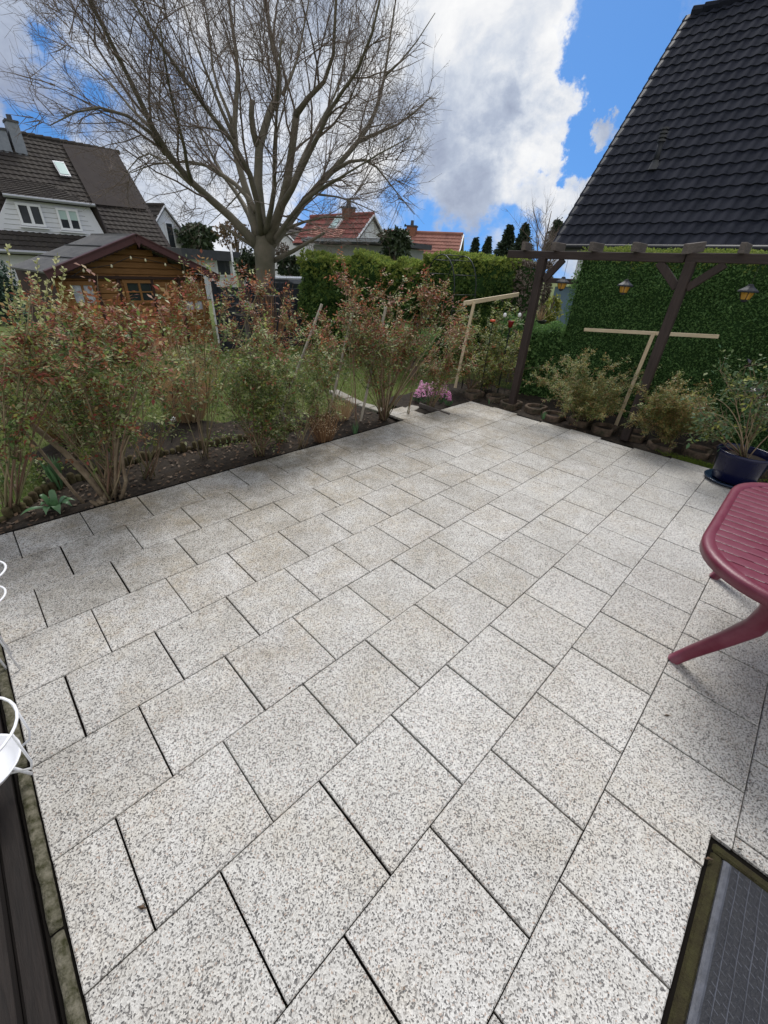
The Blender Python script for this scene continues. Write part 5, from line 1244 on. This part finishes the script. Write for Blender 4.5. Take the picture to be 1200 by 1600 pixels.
def gable_house(name, label, L, Rr, ridge_dir, depth_len, ze, za, roofm, wallm, over=.3, pu=.3, pv=.4, base=-.5, chim=None, group=None):
    """gable wall corners L,R (ground xy), ridge runs along ridge_dir for depth_len"""
    L = Vector((L[0], L[1], 0)); Rr = Vector((Rr[0], Rr[1], 0)); u = (Rr-L).normalized(); w = (Rr-L).length; g = Vector(ridge_dir).normalized(); A_ = (L+Rr)/2
    t = thing(name, label, 'house', L, group); mb = MB()
    P = lambda q, z: (q.x, q.y, z)
    L2, R2, A2_ = L+g*depth_len, Rr+g*depth_len, A_+g*depth_len
    mb.poly([P(L, base), P(Rr, base), P(Rr, ze), P(A_, za), P(L, ze)]); mb.poly([P(R2, base), P(L2, base), P(L2, ze), P(A2_, za), P(R2, ze)])
    mb.quad(P(L, base), P(L, ze), P(L2, ze), P(L2, base)); mb.quad(P(Rr, base), P(R2, base), P(R2, ze), P(Rr, ze)); mb.build('wall', wallm, t)
    roofs = []
    for (S_, sg) in ((L, -1), (Rr, 1)):
        dn = u*sg; dz = za-ze; hw = w/2; sl_ = Vector((0,0,1))*dz-dn*hw; V = sl_.normalized(); Ls = sl_.length+over
        O = Vector((S_.x, S_.y, ze))-V*over-g*over+Vector((0,0,.06))
        m_ = tiled(O, g, V, depth_len+2*over, Ls, pu, pv, wave=.03, step=.05, sub=3); rf = m_.build('roof', roofm, t); roofs.append(rf)
        e = O+g*(depth_len+2*over); panel([O-Vector((0,0,.05)), e-Vector((0,0,.05)), e+V*Ls-Vector((0,0,.05)), O+V*Ls-Vector((0,0,.05))], MT['flat_roof'], 'roof_deck', t, .1)
        b = MB(); b.beam(O+g*.02, O+V*Ls+g*.02, .06, .22, up=tuple(g)); b.build('bargeboard', MT['pvc'], t)
    mb = MB(); mb.tube([Vector(P(A_, za+.1))-g*over, Vector(P(A2_, za+.1))+g*over], .13, 8); mb.build('ridge', roofm, roofs[0])
    if chim:
        q = A_+g*chim[0]; c_ = MB(); c_.box((q.x, q.y, za+chim[1]/2-.2), (chim[2], chim[2], chim[1]+.4), Matrix.Rotation(math.atan2(g.y, g.x), 3, 'Z')); o = c_.build('chimney', MT['brick'], roofs[0])
        c_ = MB(); c_.box((q.x, q.y, za+chim[1]+.03), (chim[2]*1.15, chim[2]*1.15, .1), Matrix.Rotation(math.atan2(g.y, g.x), 3, 'Z')); c_.tube([(q.x, q.y, za+chim[1]), (q.x, q.y, za+chim[1]+.45)], [.16, .12], 10); c_.build('chimney_pot', MT['flat_roof'], o)
    return t, roofs
def win(par, c, right, w, h, m='glass', frame='pvc'):
    c = Vector(c); n = Vector(right).cross(Vector((0,0,1))).normalized()
    if n.dot(Vector(C)-c) < 0: n = -n
    R_ = Matrix((Vector(right).normalized(), n, Vector((0,0,1)))).transposed()
    f = MB(); f.box(c+n*.02, (w+.16, .08, h+.16), R_); fo = f.build('window', MT[frame], par)
    f = MB(); f.box(c+n*.07, (w, .03, h), R_); f.build('pane', MT[m], fo); return fo
def red_house():
    # gable faces right; apex (580,338), roof slope facing us
    dep = 30; top = at(580, 338, dep); c = Vector((top.x, top.y, 0)); za = top.z
    gdir = at(505, 341, dep*1.10)-top; gdir.z = 0; gdir.normalize(); u = Vector((-gdir.y, gdir.x, 0))
    if u.dot(RT) < 0: u = -u
    best = min(((abs(pj((*(c-u*h_*.05).xy, onplane(553, 378, c-u*h_*.05, FV).z))[0]-553), h_*.05) for h_ in range(30, 160)), key=lambda q: q[0])
    half = best[1]; L = c-u*half; Rr = c+u*half; ze = at(553, 379, depth(L)).z
    t, roofs = gable_house('red_roof_house', 'white gabled house with red tiled roof and chimney beyond the hedge', L, Rr, gdir, 5.6, ze, za, MT['tile_red'], MT['render_white'], chim=(2.0, .45, .6), over=.2)
    print('red house half', half, 'ze', ze, 'za', za)
    # skylight
    V = (Vector((c.x, c.y, za))-Vector((L.x, L.y, ze))).normalized(); P0 = Vector((L.x, L.y, ze)); nn = gdir.cross(V).normalized()
    if nn.dot(Vector(C)-P0) < 0: nn = -nn
    ce = onplane(526, 348, P0+nn*.12, nn); q = panel([ce+gdir*a*.4+V*b*.6+nn*.05 for a, b in ((-1,-1),(1,-1),(1,1),(-1,1))], MT['pvc'], 'skylight', roofs[0], .08)
    panel([ce+gdir*a*.28+V*b*.46+nn*.08 for a, b in ((-1,-1),(1,-1),(1,1),(-1,1))], MT['glass_pale'], 'pane', q, .02)
    # low flat annexe in front
    e = thing('flat_roof_annexe', 'low grey annexe with flat roof in front of the red roof house', 'annexe', at(520, 390, dep-5))
    a, b = at(490, 378, dep-5), at(601, 390, dep-7.5); a.z = b.z = 0; d = (b-a).normalized(); zt = at(520, 377, dep-5.5).z; mid = (a+b)/2; nn2 = Vector((-d.y, d.x, 0)); 
    if nn2.dot(FV) < 0: nn2 = -nn2
    R_ = Matrix((d, nn2, Vector((0,0,1)))).transposed(); mb = MB(); mb.box(mid+nn2*1.8+Vector((0,0,zt/2-.3)), ((b-a).length, 3.6, zt+.3), R_); mb.build('wall', MT['render_grey'], e)
    mb = MB(); mb.box(mid+nn2*1.7+Vector((0,0,zt)), ((b-a).length+.6, 4.4, .22), R_); mb.build('roof', MT['flat_roof'], e)
    mb = MB(); mb.box(mid-nn2*.55+Vector((0,0,zt+.02)), ((b-a).length+.62, .05, .12), R_); mb.build('roof_trim', MT['zinc'], e)
    # small porch roof in faded red
    g0, g1, g2, g3 = at(480, 366, dep-4), at(527, 372, dep-4), at(533, 358, dep-2.6), at(500, 358, dep-2.6)
    p = thing('porch_roof', 'small faded red tiled roof in front of the larger red roof', 'porch', g0)
    U = (g1-g0); mbb = tiled(g0, U, g3-g0-U.normalized()*(g3-g0).dot(U.normalized()), U.length, 1.9, .3, .38, wave=.03, step=.05, sub=3); mbb.build('roof', MT['tile_terra'], p)
    c0, c1 = g0-Vector((0,0,.1)), g1-Vector((0,0,.1)); panel([c0, c1, Vector((c1.x, c1.y, 0)), Vector((c0.x, c0.y, 0))], MT['render_white'], 'wall', p, .2)
red_house()
def far_houses():
    # faded terracotta roof to the right
    dep = 42; c = at(718, 368, dep); a = at(640, 366, dep+1); g = (a-c); g.z = 0; g.normalize(); u = Vector((-g.y, g.x, 0))
    if u.dot(FV) < 0: u = -u
    za = at(718, 368, dep).z; c0 = Vector((c.x, c.y, 0))
    gable_house('terracotta_roof_house', 'low house with faded terracotta roof and chimney beyond the rose arch', c0-u*3.0, c0+u*3.0, g, 11, za-2.4, za, MT['tile_terra'], MT['tile_terra'], chim=(4.2, .5, .8))
    # dark roofed house with white gable between tree and red house
    dep = 36; c = at(440, 370, dep); g = (at(476, 366, dep+4)-c); g.z = 0; g.normalize(); u = Vector((-g.y, g.x, 0))
    if u.dot(FV) < 0: u = -u
    c0 = Vector((c.x, c.y, 0)); za = at(446, 355, dep).z
    gable_house('dark_roof_house', 'house with dark roof and white gable just right of the big trunk', c0-u*3.6, c0+u*3.6, g, 6, za-2.8, za, MT['tile_brown'], MT['render_white'])
    # white gable house left of the tree
    dep = 34; a, b = at(225, 395, dep), at(306, 400, dep+5); ap = at(249, 327, dep+2)
    Lw = Vector((a.x, a.y, 0)); Rw = Vector((b.x, b.y, 0)); g = Vector((-(Rw-Lw).y, (Rw-Lw).x, 0)).normalized()
    if g.dot(FV) < 0: g = -g
    t, rf = gable_house('white_gable_house', 'white rendered gable between the dormer house and the flat white building', Lw, Rw, g, 8, at(304, 388, dep+4).z, ap.z+.2, MT['tile_brown'], MT['render_white'], over=.15)
    u = (Rw-Lw).normalized(); q = onplane(266, 368, Lw-g*.05, g); win(t, q, u, .55, 1.5, 'glass', 'pvc')
    # flat roofed white building
    a, b = at(282, 405, 22), at(366, 410, 25); a.z = b.z = 0; d = (b-a).normalized(); n2 = Vector((-d.y, d.x, 0))
    if n2.dot(FV) < 0: n2 = -n2
    R_ = Matrix((d, n2, Vector((0,0,1)))).transposed(); m_ = (a+b)/2; L = (b-a).length; zt = at(330, 393, 23).z
    t = thing('flat_white_building', 'flat roofed white outbuilding with dark roof edge left of the big tree', 'outbuilding', m_)
    mb = MB(); mb.box(m_+n2*2.5+Vector((0,0,zt/2-.35)), (L, 5, zt+.1), R_); mb.build('wall', MT['render_white'], t)
    mb = MB(); mb.box(m_+n2*2.4+Vector((0,0,zt-.15)), (L+.3, 5.5, .42), R_); mb.build('roof', MT['flat_roof'], t)
    w1 = onplane(348, 415, m_-n2*.02, n2); win(t, w1, d, .8, .8)
    pp = onplane(362, 400, m_-n2*.35, n2); mb = MB(); mb.tube([(pp.x, pp.y, 0), (pp.x, pp.y, at(359, 381, depth(pp)).z)], .06, 8); mb.build('vent_pipe', MT['pvc'], t, smooth=True)
    # blue-grey outbuilding seen in the gap left of the big hedge
    a, b = at(846, 445, 13), at(880, 448, 12.6); t = thing('blue_shed', 'blue-grey shed wall glimpsed between the post and the big hedge', 'shed', Vector((a.x, a.y, 0)))
    d = (b-a); d.z = 0; d.normalize(); za = at(858, 437, 13).z; n2 = Vector((-d.y, d.x, 0)); n2 = n2 if n2.dot(FV) > 0 else -n2; R_ = Matrix((d, n2, Vector((0,0,1)))).transposed()
    mb = MB(); mb.box(Vector((a.x, a.y, za/2-.15))+d*1.5+n2*1, (2.2, 2, za), R_); mb.build('wall', MT['bluewall'], t)
    mb = MB(); mb.box(Vector((a.x, a.y, za-.02))+d*1.5+n2*1, (2.6, 2.4, .07), R_); mb.build('roof', MT['pvc'], t)
far_houses()
def grey_frame():
    t = thing('grey_timber_frame', 'second dark timber post with crossbar standing behind the left pergola post', 'timber frame', (6.75, 1.3, 0))
    b = onx(808, 600, 7.15); tp = onx(843, 437, 7.15)
    mb = MB(); mb.box((7.15, b.y, tp.z/2), (.09, .10, tp.z+.05), None, 0, .005); mb.build('post', MT['dark_wood'], t)
    mb = MB(); mb.beam((7.15, b.y+.05, tp.z), (7.15, b.y-.7, tp.z+.0), .09, .07, bev=.004); mb.build('crossbar', MT['dark_wood_y'], t)
grey_frame()
# ------------------------------------------------------------------ shed
def shed():
    A0 = at(212, 368, 9.5); g = Vector((-.12274, .99244, 0)); u = Vector((g.y, -g.x, 0)); w = 3.36; za = A0.z; ze = za-.66; g0 = -.15; dl = 2.2
    A0.z = 0; L = A0-u*w/2; Rr = A0+u*w/2
    A_ = (L+Rr)/2; t = thing('garden_shed', 'honey brown log shed with maroon bargeboards and grey felt roof', 'garden shed', A_)
    F0 = g*.36; inn = .16; a, b = L+u*inn+F0, Rr-u*inn+F0; hw = w/2; sl = (za-ze)/hw
    def zr(s): return ze+sl*min(s, w-s)-.06
    # log boards of the gable wall
    mb = MB(); z = g0; bh = .115
    while z < za-.1:
        zm = z+bh; s0 = inn; 
        if zm > zr(inn): s0 = max(inn, (zm-ze+.06)/sl)
        if s0 < hw-.05:
            p, q = L+u*s0+F0, L+u*(w-s0)+F0; p.z = q.z = z+bh/2; mb.beam(p, q, .045, bh-.006, bev=.012)
        z += bh
    wl = mb.build('wall', MT['shed'], t)
    mb = MB(); ins = F0+g*.06; mb.quad(*[tuple(v) for v in (Vector((*(a+g*.06).xy, g0)), Vector((*(b+g*.06).xy, g0)), Vector((*(b+g*.06).xy, ze-.02)), Vector((*(a+g*.06).xy, ze-.02)))])
    mb.quad((*a.xy, g0), (*(a+g*dl).xy, g0), (*(a+g*dl).xy, ze), (*a.xy, ze)); mb.quad((*b.xy, g0), (*(b+g*dl).xy, g0), (*(b+g*dl).xy, ze), (*b.xy, ze)); bk = F0+g*.05; mb.poly([tuple(Vector((*(L+bk+u*.2).xy, ze-.1))), tuple(Vector((*(Rr+bk-u*.2).xy, ze-.1))), tuple(Vector((*(A_+bk).xy, za-.06)))]); mb.build('side_wall', MT['shed_dark'], t)
    # roof slabs
    for (S_, sg, nm) in ((L, 1, 'l'), (Rr, -1, 'r')):
        P0 = Vector((*S_.xy, ze)); P1 = Vector((*A_.xy, za)); panel([P0, P1, P1+g*dl, P0+g*dl], MT['felt'], 'roof', t, .035)
        V = (P1-P0); 
        mb = MB(); mb.beam(P0-V.normalized()*.03+Vector((0,0,-.035)), P1+Vector((0,0,-.035)), .03, .13, up=(0,0,1)); mb.build('bargeboard', MT['fascia'], t)
        mb = MB(); mb.beam(P0-V.normalized()*.03+Vector((0,0,.025))+g*.035, P1+Vector((0,0,.025))+g*.035, .14, .02, up=(0,0,1)); mb.build('verge_flashing', MT['fascia'], t)
        mb = MB(); n = 22                                  # scalloped valance
        for i in range(n):
            p, q = P0+V*(i/n), P0+V*((i+1)/n); pts = [p+Vector((0,0,-.095))+g*.015]+[p.lerp(q, f)+Vector((0,0,-.118-.022*sin(pi*f)))+g*.015 for f in (0, .25, .5, .75, 1)]+[q+Vector((0,0,-.095))+g*.015]; mb.poly(pts)
            mb.poly([v+g*.012 for v in pts][::-1])
        mb.build('valance', MT['shed_dark'], t)
        # seams in the felt
        mb = MB()
        for f in (.34, .67): 
            a_ = P0.lerp(P1, f)+g*.1+Vector((0,0,.010)); b_ = a_+g*(dl-.12); mb.beam(a_, b_, .05, .012)
        mb.build('felt_seam', MT['flat_roof'], t)
    # windows, door window and dark trim posts located on the front plane
    FP, FN = L+F0-g*.03, tuple(g)
    def pl(x, y): return onplane(x, y, FP, FN)
    def fwin(x0, y0_, x1, y1_, m, cols=2, rows=1):
        a_, b_ = pl(x0, (y0_+y1_)/2), pl(x1, (y0_+y1_)/2); h = abs(pl((x0+x1)/2, y0_).z-pl((x0+x1)/2, y1_).z); W_ = (b_-a_).length; c = (a_+b_)/2; R_ = Matrix((u, g, Vector((0,0,1)))).transposed()
        f = MB()
        for s in (-1, 1): f.box(c+Vector((0,0,s*h/2)), (W_+.10, .05, .06), R_); f.box(c+u*s*W_/2, (.06, .048, h-.06), R_)
        for k in range(1, cols): f.box(c+u*(-W_/2+W_*k/cols), (.04, .044, h-.06), R_)
        for k in range(1, rows): f.box(c+Vector((0,0,-h/2+h*k/rows)), (W_-.06, .040, .025), R_)
        fo = f.build('window', MT['shed'], t); f = MB(); f.box(c+g*.012, (W_, .012, h), R_); f.build('pane', MT[m], fo)
    fwin(112, 443, 150, 476, 'curtain'); fwin(198, 440, 240, 472, 'glass', 2, 2); fwin(288, 468, 318, 486, 'curtain')
    for x in (157, 192, 243, 284):
        c = pl(x, 470); mb = MB(); mb.box((c.x, c.y, .6), (.06, .06, 1.45), Matrix.Rotation(math.atan2(u.y, u.x), 3, 'Z')); mb.build('corner_post', MT['shed_dark'], t)
    mb = MB(); c = A_+F0; p, q = L+u*(inn+.1)+F0-g*.05, Rr-u*(inn+.1)+F0-g*.05; p.z = q.z = ze-.08; mb.beam(p, q, .06, .05); mb.build('tie_beam', MT['shed_dark'], t)
    mb = MB(); pp = Vector((*A_.xy, za-.05))-g*.03; mb.poly([tuple(pp+u*-.07), tuple(pp+u*.07), tuple(pp-Vector((0,0,.16)))]); mb.poly([tuple(pp+u*.07-g*.02), tuple(pp+u*-.07-g*.02), tuple(pp-Vector((0,0,.16))-g*.02)]); mb.build('apex_ornament', MT['fascia'], t)
    # string lights
    sl_ = thing('string_lights', 'string of pale bulbs drooping under the shed gable', 'string lights', A_); P = [onplane(x, y, FP-g*.3, FN) for x, y in ((112,432),(130,421),(174,414),(204,401),(227,405),(258,412),(286,424),(318,428))]
    mb = MB(); mb.tube(P, .006, 5); mb.build('cable', MT['cable'], sl_)
    for p in P[1:-1]: mb = MB(); mb.lathe([(.001,.012),(.012,.010),(.013,0),(.022,-.02),(.018,-.04),(.001,-.05)], p, 10); mb.build('bulb', MT['bulb'], sl_, smooth=True)
    # white post at the right corner
    dpr = depth(Rr)-.05; b_ = at(341, 500, dpr); tp = at(333, 428, dpr); mb = MB(); mb.box((b_.x, b_.y, tp.z/2-.1), (.13, .13, tp.z+.1), Matrix.Rotation(.6, 3, 'Z'), 0, .008); tag(mb.build('white_post', MT['render_white']), 'white painted post at the right corner of the shed', 'post')
shed()
# ------------------------------------------------------------------ background vegetation
def leaf_tree(name, label, boxpx, dep, m, n, ls, seed, cat='tree', base_z=-.1, kind='round', trunk=True, group=None, bare=0):
    r = R3(seed); c, rx, rz = crown_box(*boxpx, dep); t = thing(name, label, cat, (c.x, c.y, base_z), group); lb = MB(); tb = MB()
    b = Vector((c.x, c.y, base_z)); tb.tube([b, b.lerp(c, .6), c+Vector((0,0,rz*.8))], [rx*.09+.03, rx*.06+.02, .015], 7)
    cl = []
    if kind == 'round':
        for _ in range(34):
            q = rv(r); q = q if q.length < 1 else q.normalized()*.8; cl.append((c+RT*q.x*rx*.85+FV*q.y*rx*.7+Vector((0,0,q.z*rz*.85)), r.uniform(.16, .34)))
        for p, _ in cl[:16]: tb.tube([b.lerp(c, .5), b.lerp(c, .5).lerp(p, .5)+rv(r, rx*.06), p], [rx*.03+.008, rx*.02+.006, .006], 4, cap=False)
        for _ in range(n):
            p, s = r.choice(cl); q = unit(r)*s*r.uniform(.5, 1.1); pp = p+RT*q.x*rx+FV*q.y*rx+Vector((0,0,q.z*rz)); leaf(lb, pp, (unit(r)+Vector((0,0,.2))).normalized(), unit(r), ls*r.uniform(.6, 1.4), ls*.6)
    elif kind == 'spruce':
        L = 26
        for k in range(L):
            f = k/L; z = c.z-rz+2*rz*f; R_ = rx*(1-f)**.9*r.uniform(.55, 1.2)+.02
            for j in range(9):
                a = r.uniform(0, 6.28); e = Vector((c.x+cos(a)*R_, c.y+sin(a)*R_, z-R_*.25)); s0 = Vector((c.x, c.y, z)); tb.tube([s0, e], [.02, .005], 3, cap=False)
                for _ in range(max(2, n//(L*9))): 
                    q = s0.lerp(e, r.uniform(.15, 1.05))+rv(r, ls*.6); leaf(lb, q, ((e-s0).normalized()+rv(r, .7)).normalized(), unit(r), ls*r.uniform(.6, 1.3), ls*.5)
    elif kind == 'bare':
        def g_(p, d, L, rad, lv):
            pts = [p]; 
            for i in range(4): d = (d+rv(r, .18)+Vector((0,0,.1))).normalized(); pts.append(pts[-1]+d*L/4)
            lb.tube(pts, [rad*(1-.18*i) for i in range(5)], 3, cap=False)
            if lv < 3:
                for _ in range(6 if lv else 12):
                    f = r.uniform(.2, 1)*3.99; i = int(f); q = pts[i].lerp(pts[i+1], f-i); g_(q, (d*.9+unit(r)*.8).normalized(), L*r.uniform(.35, .6), rad*.45, lv+1)
        for k in range(4): g_(b+rv(r, .3)*Vector((1,1,0)).length*.3, Vector((r.uniform(-.2, .2), r.uniform(-.2, .2), 1)), (c.z+rz-base_z)*r.uniform(.6, .8), ls, 0)
    tb.build('trunk', MT['twig'], t); lb.build('crown', MT[m], t); return t
leaf_tree('dark_evergreen_shrub', 'dark evergreen bush right of the red roof house', (588, 352, 648, 415), 16, 'evergreen', 2600, .13, 201)
leaf_tree('spruce_tree', 'taller dark spruce left of the pergola beam end', (774, 352, 812, 404), 60, 'spruce', 5000, .32, 202, kind='spruce', group='conifers on the skyline')
leaf_tree('spruce_tree', 'spruce next to the taller one, touching the pergola beam', (796, 350, 838, 404), 58, 'spruce', 5000, .32, 203, kind='spruce', group='conifers on the skyline')
leaf_tree('spruce_tree', 'tiny distant spruce tip right of the terracotta roof', (732, 372, 752, 400), 80, 'spruce', 2000, .35, 204, kind='spruce', group='conifers on the skyline')
leaf_tree('spruce_tree', 'second tiny distant spruce tip right of the terracotta roof', (752, 370, 772, 400), 80, 'spruce', 2000, .35, 205, kind='spruce', group='conifers on the skyline')
leaf_tree('spruce_tree', 'narrow spruce directly beside the anthracite roof edge', (855, 345, 880, 398), 45, 'spruce', 1500, .4, 206, kind='spruce', group='conifers on the skyline')
leaf_tree('bare_tree', 'thin leafless treetop left of the anthracite roof', (825, 322, 885, 400), 30, 'twig', 0, .05, 207, kind='bare')
leaf_tree('pine_tree', 'dark pine behind the flat white building', (278, 350, 340, 398), 38, 'evergreen', 3200, .35, 208)
leaf_tree('brown_leaved_tree', 'thin brown-leaved tree left of the big trunk', (335, 342, 400, 392), 30, 'browntree', 900, .16, 209)
leaf_tree('ivy_bush', 'ivy-grown bush directly left of the big trunk', (366, 388, 408, 450), 15, 'evergreen', 2200, .10, 210)
leaf_tree('ivy_bush', 'dark bush between the big trunk and the yellow-green hedge', (428, 398, 478, 438), 17, 'evergreen', 1800, .12, 211)
leaf_tree('magnolia_tree', 'pale pinkish twiggy tree right of the big trunk', (425, 375, 455, 405), 26, 'dead', 700, .10, 212)
leaf_tree('blue_conifer', 'blue-green conifer at the left photo edge beside the shed roof', (-60, 358, 34, 600), 12, 'bluecon', 9000, .10, 213)
leaf_tree('light_green_shrub', 'light green shrub seen in the gap beside the big hedge', (842, 455, 878, 520), 10.5, 'yellow_leaf', 1100, .06, 214)
leaf_tree('dark_shrub', 'dark green bush low behind the yellow-green rose', (770, 480, 850, 560), 8.3, 'thuja', 2200, .06, 215)
leaf_tree('dark_shrub', 'dark green ground bush between fence and rose arch', (600, 500, 700, 570), 8.3, 'thuja', 2200, .06, 216)
# little coloured things beside the left post
def ornaments():
    p = at(770, 501, 6.8); t = thing('garden_ornament', 'orange-red glazed garden ornament behind the yellow-green rose', 'garden ornament', (p.x, p.y, 0)); mb = MB(); mb.lathe([(.001,.02),(.035,.015),(.046,0),(.035,-.015),(.001,-.02)], p, 18); mb.build('disc', MT['red_orn'], t, smooth=True)
    mb = MB(); mb.tube([(p.x, p.y, -.05), (p.x, p.y, p.z-.02)], .006, 6); mb.build('rod', MT['iron'], t)
    p = at(798, 506, 6.9); t = thing('red_flower_pot', 'dark red flower pot on a stand left of the left pergola post', 'flower pot', (p.x, p.y, 0)); mb = MB(); mb.lathe([(.001,-.05),(.03,-.05),(.045,.03),(.05,.04),(.042,.04),(.035,.02)], p, 18); mb.build('pot_body', MT['red_pot'], t, smooth=True)
    mb = MB(); mb.tube([(p.x, p.y, -.05), (p.x, p.y, p.z-.05)], .012, 8); mb.build('stand', MT['iron'], t)
    for lab, x in (('small white solar light left of the dark red pot', 789), ('small white solar light right of the dark red pot', 812)):
        p = at(x, 492, 6.9); t = thing('solar_light', lab, 'solar light', (p.x, p.y, 0)); mb = MB(); mb.lathe([(.001,.03),(.02,.02),(.028,-.01),(.018,-.03),(.001,-.035)], p, 12); mb.build('globe', MT['white_paint'], t, smooth=True); mb = MB(); mb.tube([(p.x, p.y, -.05), (p.x, p.y, p.z-.03)], .004, 5); mb.build('rod', MT['iron'], t)
    p = at(843, 503, 8.2); t = thing('dark_planter', 'dark planter with dried stems in the gap beside the big hedge', 'planter', (p.x, p.y, 0)); mb = MB(); mb.lathe([(.02,-.05),(.03,-.04),(.11,-.02),(.12,.03),(.10,.03)], p, 14); mb.build('bowl', MT['iron'], t)
    mb = MB(); mb.tube([(p.x, p.y, -.1), (p.x, p.y, p.z-.04)], .03, 8); mb.build('stand', MT['iron'], t)
    r = R3(5); mb = MB()
    for k in range(40): d = (Vector((0,0,1))+rv(r, .6)).normalized(); mb.tube([p, p+d*r.uniform(.12, .32)], [.004, .002], 3, cap=False)
    mb.build('dried_stems', MT['dry'], t)
ornaments()
